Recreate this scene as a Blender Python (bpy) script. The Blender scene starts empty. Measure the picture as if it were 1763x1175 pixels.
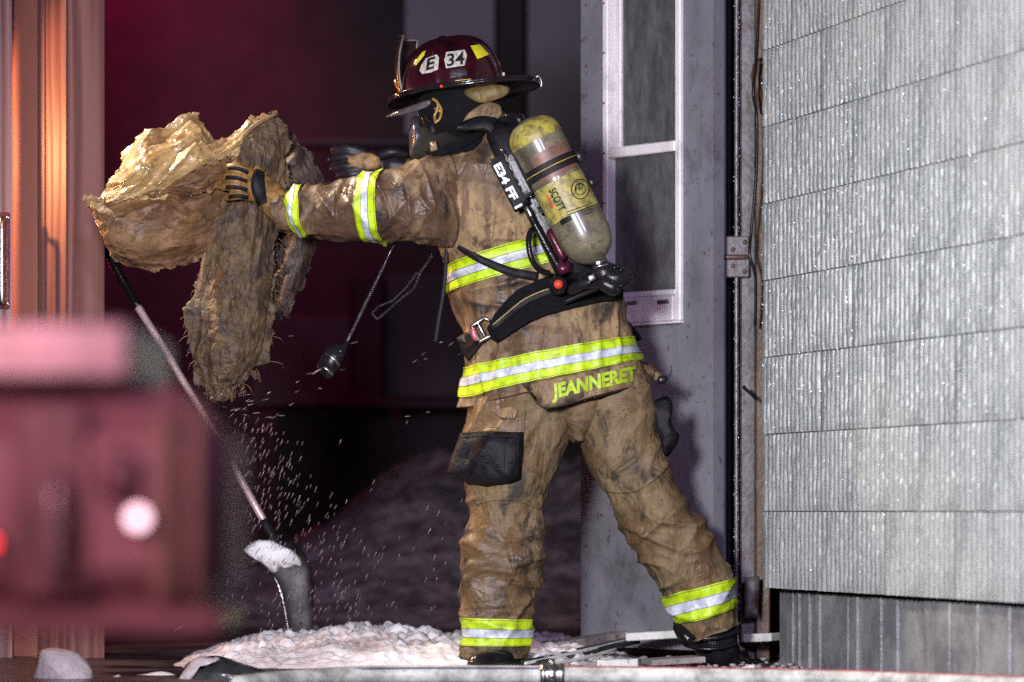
import bpy, bmesh, math, random
from mathutils import Vector, Matrix, noise
from mathutils.bvhtree import BVHTree
R = random.Random(7)
S = bpy.context.scene
C = S.collection
# ------------------------------------------------------------------ camera, world, lamps, exposure
F = 5850.0; CX = 881.5; CY = 880.0; EYE = 0.41      # focal length and eye level measured in photograph pixels
cd = bpy.data.cameras.new('camera'); cam = bpy.data.objects.new('camera', cd); C.objects.link(cam)
cam.location = (0, 0, EYE); cam.rotation_euler = (math.pi/2, 0, 0)
cd.sensor_width = 36; cd.lens = 36*F/1763; cd.shift_y = (880-587.5)/1763
cd.clip_start = 0.05; cd.clip_end = 300
cd.dof.use_dof = True; cd.dof.focus_distance = 8.86; cd.dof.aperture_fstop = 2.1; cd.dof.aperture_blades = 0
S.camera = cam
w = bpy.data.worlds.new('World'); S.world = w; w.use_nodes = True
bg = w.node_tree.nodes['Background']; bg.inputs[0].default_value = (0.55, 0.25, 0.50, 1); bg.inputs[1].default_value = 0.032
def lamp(name, kind, loc, target, power, col, size=0.2, cone=40, blend=0.4):
    l = bpy.data.lights.new(name, kind); l.energy = power; l.color = col
    if kind == 'SPOT':
        l.spot_size = math.radians(cone); l.spot_blend = blend
    l.shadow_soft_size = size
    o = bpy.data.objects.new(name, l); C.objects.link(o); o.location = loc
    o.rotation_euler = (Vector(target)-Vector(loc)).to_track_quat('-Z', 'Y').to_euler()
    return o
lamp('floodlight', 'SPOT', (-0.74, 4.4, 1.22), (0.50, 9, 0.88), 1150, (0.96, 0.98, 1.0), 0.26, 52, 0.25)
lamp('post_warm_fill', 'SPOT', (-1.92, 9.497, 1.45), (-1.30, 9.47, 1.20), 58, (1.0, 0.40, 0.15), 0.03, 115, 0.4)  # added warm spot that turns the post's left faces orange
lamp('warm_floodlight', 'SPOT', (-2.4, 9.7, 3.0), (-0.84, 8.95, 1.38), 750, (1.0, 0.82, 0.60), 0.05, 25, 0.6)
lamp('far_yard_fill', 'SPOT', (1.2, -3.0, 3.0), (0.3, 12.5, 0.8), 2000, (0.74, 0.60, 1.0), 0.3, 34, 0.6)  # added mauve fill for the far background, no fixture seen
lamp('bumper_pink_fill', 'POINT', (-0.9, 2.35, 0.95), (0, 9, 0), 78, (1.0, 0.47, 0.55), 0.15)  # added pink fill that brightens the bumper front
lamp('far_wall_red_fill', 'SPOT', (-1.7, 13.3, 3.7), (-1.75, 14.5, 2.0), 420, (1.0, 0.02, 0.17), 0.10, 75, 0.8)  # added red spot for the glow on the far wall
lamp('bank_red_fill', 'POINT', (-2.3, 11.0, 0.9), (0, 9, 0), 9, (1.0, 0.05, 0.22), 0.10)  # added red fill that tints the snow bank
S.view_settings.view_transform = 'Standard'; S.view_settings.look = 'None'
S.view_settings.exposure = 0; S.view_settings.gamma = 1; S.view_settings.use_curve_mapping = False
S.render.engine = 'CYCLES'; S.cycles.use_denoising = False
S.cycles.max_bounces = 6; S.cycles.caustics_reflective = False; S.cycles.caustics_refractive = False
S.cycles.sample_clamp_indirect = 4

# ------------------------------------------------------------------ helpers
def W(px, py, Y): return Vector(((px-CX)*Y/F, Y, EYE-(py-CY)*Y/F))
def tag(o, label=None, cat=None, group=None, kind=None):
    if label: o['label'] = label
    if cat: o['category'] = cat
    if group: o['group'] = group
    if kind: o['kind'] = kind
    return o
def empty(name, loc, label=None, cat=None, group=None):
    o = bpy.data.objects.new(name, None); C.objects.link(o); o.location = loc; o.empty_display_size = .1
    return tag(o, label, cat, group)
def offset_of(p):
    v = Vector((0, 0, 0))
    while p: v += p.location; p = p.parent
    return v
def link(name, me, parent=None):
    o = bpy.data.objects.new(name, me); C.objects.link(o)
    if parent:
        o.parent = parent
        if parent.type == 'EMPTY': o.matrix_parent_inverse = Matrix.Translation(-offset_of(parent))
    return o
def mk(name, vs, fs, mats, parent=None, smooth=True, idx=None):
    me = bpy.data.meshes.new(name); me.from_pydata([tuple(v) for v in vs], [], fs); me.validate()
    for m in (mats if isinstance(mats, (list, tuple)) else [mats]): me.materials.append(m)
    if idx: me.polygons.foreach_set('material_index', idx)
    bm = bmesh.new(); bm.from_mesh(me); bmesh.ops.recalc_face_normals(bm, faces=bm.faces); bm.to_mesh(me); bm.free()
    if smooth: me.polygons.foreach_set('use_smooth', [True]*len(me.polygons))
    return link(name, me, parent)
class MB:
    def __init__(s): s.v = []; s.f = []; s.i = []
    def add(s, vs, fs, mi=0):
        b = len(s.v); s.v += [Vector(v) for v in vs]
        for f in fs: s.f.append(tuple(b+k for k in f)); s.i.append(mi)
        return s
    def build(s, name, mats, parent=None, smooth=True): return mk(name, s.v, s.f, mats, parent, smooth, s.i)
def box(c, sx, sy, sz, rz=0, bev=0):
    """box with chamfered vertical and horizontal edges: returns verts, faces"""
    bm = bmesh.new(); bmesh.ops.create_cube(bm, size=1)
    for v in bm.verts: v.co = Vector((v.co.x*sx, v.co.y*sy, v.co.z*sz))
    if bev: bmesh.ops.bevel(bm, geom=list(bm.edges), offset=bev, segments=1, affect='EDGES')
    M = Matrix.Translation(c) @ Matrix.Rotation(rz, 4, 'Z')
    bm.verts.index_update(); vs = [M @ v.co for v in bm.verts]; fs = [tuple(v.index for v in f.verts) for f in bm.faces]; bm.free()
    return vs, fs
def obox(o, ex, ey, ez, bev=0.002):
    """box spanned by three edge vectors from corner o"""
    bm = bmesh.new(); bmesh.ops.create_cube(bm, size=1)
    lx, ly, lz = ex.length, ey.length, ez.length
    for v in bm.verts: v.co = Vector(((v.co.x+.5)*lx, (v.co.y+.5)*ly, (v.co.z+.5)*lz))
    if bev: bmesh.ops.bevel(bm, geom=list(bm.edges), offset=min(bev, .3*min(lx, ly, lz)), segments=1, affect='EDGES')
    nx, ny, nz = ex/lx, ey/ly, ez/lz
    bm.verts.index_update()
    vs = [o+nx*v.co.x+ny*v.co.y+nz*v.co.z for v in bm.verts]; fs = [tuple(v.index for v in f.verts) for f in bm.faces]; bm.free()
    return vs, fs
def cr(a, t):
    """Catmull-Rom through list a (floats/Vectors), t in 0..len-1"""
    n = len(a)-1; i = min(int(t), n-1); f = t-i
    p0 = a[max(i-1, 0)]; p1 = a[i]; p2 = a[i+1]; p3 = a[min(i+2, n)]
    return 0.5*((2*p1)+(p2-p0)*f+(2*p0-5*p1+4*p2-p3)*f*f+(3*p1-p0-3*p2+p3)*f*f*f)
def tube(pts, radii, seg=12, sub=4, caps=True, flat=1.0, fl=None):
    pts = [Vector(p) for p in pts]
    if not isinstance(radii, (list, tuple)): radii = [radii]*len(pts)
    n = (len(pts)-1)*sub if sub > 1 else len(pts)-1
    P = []; Rr = []
    for k in range(n+1):
        t = k*(len(pts)-1)/n; P.append(cr(pts, t)); Rr.append(max(cr(list(radii), t), 1e-4))
    if caps:
        d0 = (P[0]-P[1]).normalized(); d1 = (P[-1]-P[-2]).normalized(); r0, r1 = Rr[0], Rr[-1]
        P = [P[0]+d0*r0*.95, P[0]+d0*r0*.7] + P + [P[-1]+d1*r1*.7, P[-1]+d1*r1*.95]
        Rr = [r0*.2, r0*.68] + Rr + [r1*.68, r1*.2]
    vs = []; fs = []
    up = None
    for k, p in enumerate(P):
        t = (P[min(k+1, len(P)-1)]-P[max(k-1, 0)]).normalized()
        if up is None: up = Vector((0, -1, 0)) if abs(t.y) < .9 else Vector((0, 0, 1))
        s = t.cross(up); s = s.normalized() if s.length > 1e-6 else Vector((1, 0, 0)); up = s.cross(t).normalized()
        for j in range(seg):
            a = 2*math.pi*j/seg; vs.append(p+(s*math.cos(a)+up*math.sin(a)*flat)*Rr[k])
    m = len(P)
    for k in range(m-1):
        for j in range(seg):
            fs.append((k*seg+j, k*seg+(j+1) % seg, (k+1)*seg+(j+1) % seg, (k+1)*seg+j))
    fs.append(tuple(range(seg))); fs.append(tuple((m-1)*seg+j for j in range(seg)))
    return vs, fs
def fbm(p, o=3):
    s = 0; a = 1
    for _ in range(o): s += a*noise.noise(p); p = p*2.07; a *= .5
    return s
def ridge(p, k=2.0): return (1-abs(noise.noise(p))*1.6) if k == 1 else max(0, 1-abs(noise.noise(p))*2.2)**k
class Loft:
    """surface through silhouette pairs: secs = [(lx,ly,rx,ry,Y,b)], closed cross section of half depth b; disp(p,t,a) pushes it outward"""
    def __init__(s, secs, disp=None, tilt=(0, 0), n=2.3):
        s.A = [W(q[0], q[1], q[4]) for q in secs]; s.B = [W(q[2], q[3], q[4]) for q in secs]; s.b = [q[5] for q in secs]
        s.T = len(secs)-1; s.disp = disp; s.tilt = tilt; s.n = n
    def raw(s, t, a):
        A = cr(s.A, t); B = cr(s.B, t); b = cr(s.b, t)
        c = (A+B)/2; L = (B-A)/2; e = 2/s.n
        ca, sa = math.cos(a), math.sin(a)
        ca = math.copysign(abs(ca)**e, ca); sa = math.copysign(abs(sa)**e, sa)
        return c+L*ca+Vector((s.tilt[0], -1, s.tilt[1]))*(b*sa)     # a=pi/2 faces the camera
    def pt(s, t, a, off=0.0):
        p = s.raw(t, a)
        h = 1e-2
        ta = s.raw(t, a+h)-s.raw(t, a-h); tt = s.raw(min(t+h, s.T), a)-s.raw(max(t-h, 0), a)
        n = ta.cross(tt)
        n = n.normalized() if n.length > 1e-9 else Vector((0, -1, 0))
        c = (cr(s.A, t)+cr(s.B, t))/2
        if n.dot(p-c) < 0: n = -n
        d = s.disp(p, t, a) if s.disp else 0
        return p+n*(d+off)
    def mesh(s, nt, na, t0=0, t1=None, a0=0, a1=2*math.pi, off=0.0, thick=0, caps=True):
        t1 = s.T if t1 is None else t1
        closed = abs(a1-a0-2*math.pi) < 1e-6
        m = na if closed else na+1
        vs = [s.pt(t0+(t1-t0)*i/nt, a0+(a1-a0)*j/na, off) for i in range(nt+1) for j in range(m)]
        fs = [(i*m+j, i*m+(j+1) % m, (i+1)*m+(j+1) % m, (i+1)*m+j) for i in range(nt) for j in range(na)]
        if caps and closed:
            fs.append(tuple(range(m))); fs.append(tuple(nt*m+j for j in range(m)))
        return vs, fs
def ring_outline(pts, k=8):
    """closed outline, straight segments divided into k"""
    o = []
    for i in range(len(pts)):
        a = pts[i]; b = pts[(i+1) % len(pts)]
        for j in range(k): o.append((a[0]+(b[0]-a[0])*j/k, a[1]+(b[1]-a[1])*j/k))
    return o
def smooth_outline(pts, k=6):
    n = len(pts); P = [Vector((p[0], p[1], 0)) for p in pts]; o = []
    for i in range(n):
        q = [P[(i-1) % n], P[i], P[(i+1) % n], P[(i+2) % n]]
        for j in range(k):
            v = cr(q, 1+j/k); o.append((v.x, v.y))
    return o
def pillow(outline, Yf, front, back, rings=7, p=2.5, disp=None):
    """solid body from a pixel outline: depth Yf(px,py) or number; swells by front / back metres"""
    n = len(outline); cx = sum(q[0] for q in outline)/n; cy = sum(q[1] for q in outline)/n
    Yfun = Yf if callable(Yf) else (lambda x, y: Yf)
    vs = []; fs = []
    def add(side, s):
        for (x, y) in outline:
            X = cx+(x-cx)*s; Yy = cy+(y-cy)*s
            h = (front if side > 0 else back)*max(0.0, 1-s**p)
            v = W(X, Yy, Yfun(X, Yy)-side*h)
            if disp: v = v+disp(v)
            vs.append(v)
    levels = [(1, s/rings) for s in range(1, rings+1)] + [(-1, s/rings) for s in range(rings-1, 0, -1)]
    for sd, s in levels: add(sd, s)
    m = len(levels)
    for k in range(m-1):
        for j in range(n): fs.append((k*n+j, k*n+(j+1) % n, (k+1)*n+(j+1) % n, (k+1)*n+j))
    fs.append(tuple(range(n))); fs.append(tuple((m-1)*n+j for j in range(n)))
    return vs, fs
class Drape:
    """depth of real surfaces seen along a line of sight, for things that lie on them"""
    def __init__(s, objs):
        vs = []; fs = []
        for o in objs:
            b = len(vs); vs += [v.co.copy() for v in o.data.vertices]; fs += [tuple(b+i for i in p.vertices) for p in o.data.polygons]
        s.t = BVHTree.FromPolygons(vs, fs); s.last = None
    def hit(s, px, py):
        d = W(px, py, 9)-Vector((0, 0, EYE)); d.normalize()
        h = s.t.ray_cast(Vector((0, 0, EYE)), d)
        if h[0] is None: return None
        n = h[1]; n = -n if n.dot(d) > 0 else n
        return h[0], n
    def Y(s, px, py):
        h = s.hit(px, py)
        if h: s.last = h[0].y
        elif s.last is None:
            s.last = 9.0
        return s.last
    def P(s, px, py, off):
        h = s.hit(px, py)
        if h:
            s.last = h[0].y; d = (h[0]-Vector((0, 0, EYE))).normalized()
            return h[0]-d*off
        return W(px, py, (s.last or 9.0)-off)
def patch(outline, dr, off=0.002, rings=6, thick=0.0):
    n = len(outline); cx = sum(q[0] for q in outline)/n; cy = sum(q[1] for q in outline)/n
    vs = [dr.P(cx, cy, off)]; fs = []
    for r in range(1, rings+1):
        s = r/rings
        for (x, y) in outline: vs.append(dr.P(cx+(x-cx)*s, cy+(y-cy)*s, off))
    for j in range(n): fs.append((0, 1+j, 1+(j+1) % n))
    for r in range(rings-1):
        b = 1+r*n
        for j in range(n): fs.append((b+j, b+n+j, b+n+(j+1) % n, b+(j+1) % n))
    if thick:
        b = 1+(rings-1)*n; k = len(vs)
        for (x, y) in outline: vs.append(dr.P(x, y, off-thick))
        for j in range(n): fs.append((b+j, k+j, k+(j+1) % n, b+(j+1) % n))
    return vs, fs
def strap(path, width, dr, off=0.006, thick=0.004, sub=6, Yf=None):
    """flat webbing along a pixel path, laid over the surface; width in pixels (one or per point)"""
    P = [Vector((p[0], p[1], 0)) for p in path]
    wd = width if isinstance(width, (list, tuple)) else [width]*len(path)
    n = (len(P)-1)*sub; vs = []; fs = []
    for k in range(n+1):
        t = k*(len(P)-1)/n; c = cr(P, t); d = (cr(P, min(t+.05, len(P)-1))-cr(P, max(t-.05, 0))).normalized()
        nn = Vector((-d.y, d.x, 0))*cr(list(wd), t)/2
        for q in (c-nn, c, c+nn):
            if Yf: vs.append(W(q.x, q.y, Yf(t)-off))
            else: vs.append(dr.P(q.x, q.y, off))
        for q in (c+nn, c-nn):
            if Yf: vs.append(W(q.x, q.y, Yf(t)-off+thick))
            else: vs.append(dr.P(q.x, q.y, off-thick))
    for k in range(n):
        for j in range(5): fs.append((k*5+j, k*5+(j+1) % 5, (k+1)*5+(j+1) % 5, (k+1)*5+j))
    fs.append((0, 1, 2, 3, 4)); fs.append(tuple(n*5+j for j in range(5)))
    return vs, fs
def text_verts(body, bold=0.0, spacing=1.0):
    cu = bpy.data.curves.new('lettering', 'FONT'); cu.body = body; cu.size = 1; cu.offset = bold; cu.space_character = spacing
    cu.resolution_u = 3
    o = bpy.data.objects.new('lettering', cu); C.objects.link(o)
    dg = bpy.context.evaluated_depsgraph_get(); me = o.evaluated_get(dg).to_mesh()
    bm = bmesh.new(); bm.from_mesh(me)
    bmesh.ops.triangulate(bm, faces=bm.faces); bmesh.ops.subdivide_edges(bm, edges=[e for e in bm.edges if e.calc_length() > .25], cuts=2)
    bmesh.ops.triangulate(bm, faces=bm.faces); bm.verts.index_update()
    vs = [v.co.copy() for v in bm.verts]; fs = [tuple(v.index for v in f.verts) for f in bm.faces]; bm.free()
    bpy.data.objects.remove(o); bpy.data.curves.remove(cu)
    x0 = min(v.x for v in vs); x1 = max(v.x for v in vs); y0 = min(v.y for v in vs); y1 = max(v.y for v in vs)
    return [((v.x-x0)/(x1-x0), (v.y-y0)/(y1-y0)) for v in vs], fs
def text_on(body, bl, br, tl, dr, off=0.003, bold=0.0, spacing=1.0, bow=0.0):
    """lettering laid on a surface inside the pixel box bl-br-tl"""
    uv, fs = text_verts(body, bold, spacing)
    vs = []
    for u, v in uv:
        x = bl[0]+(br[0]-bl[0])*u+(tl[0]-bl[0])*v; y = bl[1]+(br[1]-bl[1])*u+(tl[1]-bl[1])*v + bow*4*u*(1-u)
        vs.append(dr.P(x, y, off))
    return vs, fs
def fuse(name, shapes, mat, parent, vox=0.005, smooth=2):
    """several overlapping bodies grown together into one continuous skin"""
    mb = MB()
    for v, f in shapes: mb.add(v, f)
    o = mb.build(name, mat, None)
    m = o.modifiers.new('r', 'REMESH'); m.mode = 'VOXEL'; m.voxel_size = vox; m.use_smooth_shade = True
    if smooth:
        s = o.modifiers.new('s', 'SMOOTH'); s.iterations = smooth; s.factor = .5
    dg = bpy.context.evaluated_depsgraph_get()
    me = bpy.data.meshes.new_from_object(o.evaluated_get(dg)); me.name = name
    bpy.data.objects.remove(o)
    if not me.materials: me.materials.append(mat)
    me.polygons.foreach_set('use_smooth', [True]*len(me.polygons))
    return link(name, me, parent)
def ico(c, r, sub=1, sq=(1, 1, 1), jit=0, seed=0):
    bm = bmesh.new(); bmesh.ops.create_icosphere(bm, subdivisions=sub, radius=1); bm.verts.index_update()
    vs = []
    for v in bm.verts:
        d = v.co.normalized(); k = 1+jit*noise.noise(d*1.7+Vector((seed*3.1, seed, 0)))
        vs.append(Vector(c)+Vector((d.x*r*sq[0]*k, d.y*r*sq[1]*k, d.z*r*sq[2]*k)))
    fs = [tuple(v.index for v in f.verts) for f in bm.faces]; bm.free()
    return vs, fs
def prism(plan, z0, z1):
    n = len(plan); vs = [Vector((p[0], p[1], z0)) for p in plan]+[Vector((p[0], p[1], z1)) for p in plan]
    fs = [(j, (j+1) % n, n+(j+1) % n, n+j) for j in range(n)]+[tuple(range(n)), tuple(range(n, 2*n))]
    return vs, fs

# ------------------------------------------------------------------ materials
def newmat(name):
    m = bpy.data.materials.new(name); m.use_nodes = True; nt = m.node_tree
    return m, nt, nt.nodes['Principled BSDF']
def nz(nt, scale, detail=4, rough=.55, stretch=None, co='Object', dist=0):
    tc = nt.nodes.new('ShaderNodeTexCoord'); mp = nt.nodes.new('ShaderNodeMapping'); n = nt.nodes.new('ShaderNodeTexNoise')
    nt.links.new(tc.outputs[co], mp.inputs[0]); nt.links.new(mp.outputs[0], n.inputs['Vector'])
    if stretch: mp.inputs['Scale'].default_value = stretch
    n.inputs['Scale'].default_value = scale; n.inputs['Detail'].default_value = detail; n.inputs['Roughness'].default_value = rough
    n.inputs['Distortion'].default_value = dist
    return n.outputs['Fac']
def ramp(nt, fac, stops):
    r = nt.nodes.new('ShaderNodeValToRGB'); el = r.color_ramp.elements
    while len(el) < len(stops): el.new(.5)
    for e, (p, c) in zip(el, stops):
        e.position = p; e.color = (c, c, c, 1) if isinstance(c, (int, float)) else (*c, 1)
    nt.links.new(fac, r.inputs[0]); return r.outputs[0]
def mix(nt, fac, a, b, mode='MIX'):
    m = nt.nodes.new('ShaderNodeMix'); m.data_type = 'RGBA'; m.blend_type = mode
    for sock, v in ((m.inputs[0], fac), (m.inputs[6], a), (m.inputs[7], b)):
        if isinstance(v, (int, float)): sock.default_value = v
        elif isinstance(v, tuple): sock.default_value = (*v, 1)
        else: nt.links.new(v, sock)
    return m.outputs[2]
def bump(nt, bs, h, strength=.3, dist=.01, prev=None):
    b = nt.nodes.new('ShaderNodeBump'); b.inputs['Strength'].default_value = strength; b.inputs['Distance'].default_value = dist
    nt.links.new(h, b.inputs['Height'])
    if prev: nt.links.new(prev, b.inputs['Normal'])
    nt.links.new(b.outputs[0], bs.inputs['Normal']); return b.outputs[0]
def simple(name, col, rough=.5, metal=0, var=.25, scale=30, bmp=.15, dark=None, coat=0):
    m, nt, b = newmat(name)
    d = dark or tuple(c*(1-var*1.6) for c in col)
    n = nz(nt, scale, 5); r = ramp(nt, n, [(.35, 0.0), (.65, 1.0)])
    nt.links.new(mix(nt, r, d, col), b.inputs['Base Color'])
    b.inputs['Roughness'].default_value = rough; b.inputs['Metallic'].default_value = metal
    if coat: b.inputs['Coat Weight'].default_value = coat; b.inputs['Coat Roughness'].default_value = .08
    if bmp: bump(nt, b, nz(nt, scale*4, 3), bmp, .004)
    if max(col) < .02: b.inputs['Specular IOR Level'].default_value = .22
    return m
def glow(name, col, strength):
    m, nt, b = newmat(name); b.inputs['Base Color'].default_value = (*col, 1)
    b.inputs['Emission Color'].default_value = (*col, 1); b.inputs['Emission Strength'].default_value = strength
    return m
def gear(name, dry, wet, soot, wet_amt=.5, fine=1.0, gloss=.3):
    """turnout-gear canvas: dry tan, brown wet runs, black soot smears, woven relief"""
    m, nt, b = newmat(name)
    big = nz(nt, 5.5, 5, .6, (1, 1, .7), dist=.6); runs = nz(nt, 30, 4, .6, (1.2, 1.2, .16)); sm = nz(nt, 11, 6, .68, (1, 1, .8), dist=.9)
    wetf = ramp(nt, big, [(wet_amt-.1, 0.0), (wet_amt+.06, 1.0)])
    c = mix(nt, wetf, dry, wet)
    rf = ramp(nt, runs, [(.52, 0.0), (.62, .85)]); c = mix(nt, rf, c, wet)
    sf = ramp(nt, sm, [(.525, 0.0), (.64, .92)]); c = mix(nt, sf, c, soot)
    sp = ramp(nt, nz(nt, 95, 3, .6), [(.60, 0.0), (.70, .75)]); c = mix(nt, sp, c, soot)
    mott = ramp(nt, nz(nt, 34, 5, .7), [(.3, .72), (.7, 1.12)]); c = mix(nt, 1.0, c, mott, 'MULTIPLY')
    nt.links.new(c, b.inputs['Base Color'])
    nt.links.new(ramp(nt, big, [(wet_amt-.1, .85), (wet_amt+.12, gloss)]), b.inputs['Roughness'])
    b.inputs['Specular IOR Level'].default_value = .4
    p = bump(nt, b, nz(nt, 420, 2, .5), .25*fine, .002)
    for sc, st, ds in ((6, (1.5, 1, .45), .026), (9, (.6, 1, 1.4), .016)):      # sharp crumple lines
        p = bump(nt, b, ramp(nt, nz(nt, sc, 3, .55, st, dist=.7), [(.30, .35), (.47, .85), (.50, 0.0), (.53, .85), (.70, .35)]), .17, ds, p)
    p = bump(nt, b, nz(nt, 40, 4, .5, (1, 1, .6), dist=.3), .2*fine, .010, p)
    return m
M = {}
M['jacket'] = gear('jacket canvas', (.30, .203, .104), (.112, .066, .036), (.03, .02, .016), .54, gloss=.42)
M['sleeve'] = gear('wet sleeve canvas', (.25, .16, .08), (.095, .055, .032), (.03, .02, .016), .47, gloss=.38)
M['trouser'] = gear('trouser canvas', (.205, .152, .078), (.118, .070, .031), (.022, .016, .012), .475, gloss=.42)
def tape(name, col, rough, silver=False):
    m, nt, b = newmat(name)
    st = ramp(nt, nz(nt, 40, 4, .6), [(.33, .60), (.6, 1.0)])
    c = mix(nt, 1.0, col, st, 'MULTIPLY')
    sp = ramp(nt, nz(nt, 34, 6, .75), [(.56, 0.0), (.72, .7)]); c = mix(nt, sp, c, (.09, .075, .045))
    nt.links.new(c, b.inputs['Base Color']); b.inputs['Roughness'].default_value = rough
    if silver: b.inputs['Metallic'].default_value = .15
    bump(nt, b, nz(nt, 60, 3), .35, .006)
    return m
M['lime'] = tape('lime reflective tape', (.47, .66, .008), .5)
M['silver'] = tape('silver reflective tape', (.56, .60, .70), .55, True)
M['thread'] = simple('dark thread', (.02, .02, .012), .8)
M['black_web'] = simple('black webbing', (.012, .011, .014), .55, var=.3, scale=60, bmp=.4)
M['black_cloth'] = simple('black cloth', (.0045, .0038, .006), .95, var=.4, scale=40, bmp=.5)
M['black_leather'] = simple('wet black pocket leather', (.011, .009, .014), .55, var=.5, scale=50, bmp=.6)
M['rubber'] = simple('wet black rubber', (.01, .009, .011), .22, var=.3, scale=30, bmp=.25)
M['plastic'] = simple('black plastic', (.014, .012, .016), .3, var=.3, scale=40, bmp=.1)
M['steel'] = simple('worn steel', (.5, .48, .47), .3, 1, var=.3, scale=50)
M['tan_leather'] = simple('tan glove leather', (.30, .16, .045), .5, var=.45, scale=45, bmp=.4)
M['white_paint'] = simple('white lettering', (.75, .74, .76), .5, var=.06, scale=80, bmp=0)
M['lime_letter'] = simple('lime lettering', (.42, .60, .02), .55, var=.22, scale=90, bmp=.2)
M['red_knob'] = simple('red knob', (.7, .05, .03), .35, var=.1)
M['helmet'] = simple('maroon helmet lacquer', (.030, .004, .009), .16, var=.45, scale=22, bmp=.14, coat=.6)
M['helmet_rim'] = simple('black helmet brim', (.016, .009, .012), .2, var=.3, scale=30, bmp=.1, coat=.4)
M['shield_leather'] = simple('black leather shield', (.02, .012, .012), .3, var=.4, scale=40, bmp=.2)
M['sticker'] = simple('worn pale sticker', (.50, .47, .42), .45, var=.3, scale=110, bmp=.05)
M['sticker_black'] = simple('black print', (.008, .008, .008), .5, var=.1)
M['lime_sticker'] = simple('yellow sticker', (.62, .60, .02), .35, var=.12, scale=60, bmp=.05)
M['visor'] = simple('smoked visor', (.11, .09, .10), .2, var=.3, scale=30, bmp=.1)

# ------------------------------------------------------------------ large structure: ground, snow, walls
def asphalt():
    m, nt, b = newmat('wet asphalt'); n = nz(nt, 3, 6, .65)
    c = mix(nt, ramp(nt, n, [(.45, 0.0), (.62, 1.0)]), (.018, .016, .018), (.07, .062, .066))
    nt.links.new(c, b.inputs['Base Color']); nt.links.new(ramp(nt, n, [(.4, .2), (.65, .7)]), b.inputs['Roughness'])
    bump(nt, b, nz(nt, 120, 3), .6, .006); return m
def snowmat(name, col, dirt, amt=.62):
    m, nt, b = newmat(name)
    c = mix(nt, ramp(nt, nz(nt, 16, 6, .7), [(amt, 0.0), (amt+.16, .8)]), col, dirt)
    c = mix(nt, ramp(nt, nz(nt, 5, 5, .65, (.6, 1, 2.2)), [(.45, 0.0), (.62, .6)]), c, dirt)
    nt.links.new(c, b.inputs['Base Color']); b.inputs['Roughness'].default_value = .55
    b.inputs['Subsurface Weight'].default_value = .0
    p = bump(nt, b, nz(nt, 260, 3), .5, .004); bump(nt, b, nz(nt, 60, 4), .4, .01, p); return m
def grid(x0, x1, y0, y1, nx, ny, h):
    vs = [Vector((x0+(x1-x0)*i/nx, y0+(y1-y0)*j/ny, 0)) for j in range(ny+1) for i in range(nx+1)]
    for v in vs: v.z = h(v.x, v.y)
    fs = [(j*(nx+1)+i, j*(nx+1)+i+1, (j+1)*(nx+1)+i+1, (j+1)*(nx+1)+i) for j in range(ny) for i in range(nx)]
    return vs, fs
M['asphalt'] = asphalt()
tag(mk('ground', *grid(-70, 70, -20, 120, 140, 140, lambda x, y: 0), M['asphalt']), 'dark wet ground below the doorway', None, None, 'structure')
M['snow'] = snowmat('packed snow', (.78, .76, .78), (.20, .17, .16))
def sstep(a, b, x):
    t = min(1, max(0, (x-a)/(b-a))); return t*t*(3-2*t)
def lumps(x, y, s, amp):
    p = Vector((x*s, y*s, 3.3)); d = noise.voronoi(p)[0][0]
    return amp*max(0, 1-d*1.35)+amp*.4*noise.noise(p*2.7)
def pile(x, y):
    e = sstep(-1.0, -.70, x)*(1-sstep(.1, .45, x))*sstep(8.75, 9.05, y)*(1-sstep(9.9, 10.3, y))
    top = .062*(.75+.25*math.exp(-((x+.42)/.22)**2)) + .03*math.exp(-((x+.40)/.2)**2-((y-9.5)/.25)**2)
    return max(-.02, e*(top-.012+lumps(x, y, 9, .030)+lumps(x+3, y, 19, .020)+lumps(x, y+3, 42, .009))-.012)
tag(mk('snow_pile', *grid(-1.05, .5, 8.7, 10.35, 300, 230, pile), M['snow']), 'low crumbly pile of shovelled snow behind the blue striped hose', 'snow pile')
M['bank'] = snowmat('shade darkened snow bank', (.21, .165, .21), (.045, .03, .042), .44)  # snow colour darkened and tinted to carry the shade of the yard
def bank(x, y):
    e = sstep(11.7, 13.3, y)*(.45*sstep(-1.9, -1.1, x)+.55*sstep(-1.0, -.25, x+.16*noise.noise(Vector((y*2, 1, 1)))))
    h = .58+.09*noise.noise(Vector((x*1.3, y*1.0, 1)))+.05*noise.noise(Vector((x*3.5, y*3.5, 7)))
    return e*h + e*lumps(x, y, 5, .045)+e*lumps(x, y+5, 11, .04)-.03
tag(mk('snow_bank', *grid(-2.0, 2.2, 11.5, 14.0, 150, 90, bank), M['bank']), 'lumpy grey snow bank in the dim yard behind the firefighter', 'snow bank')

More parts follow.
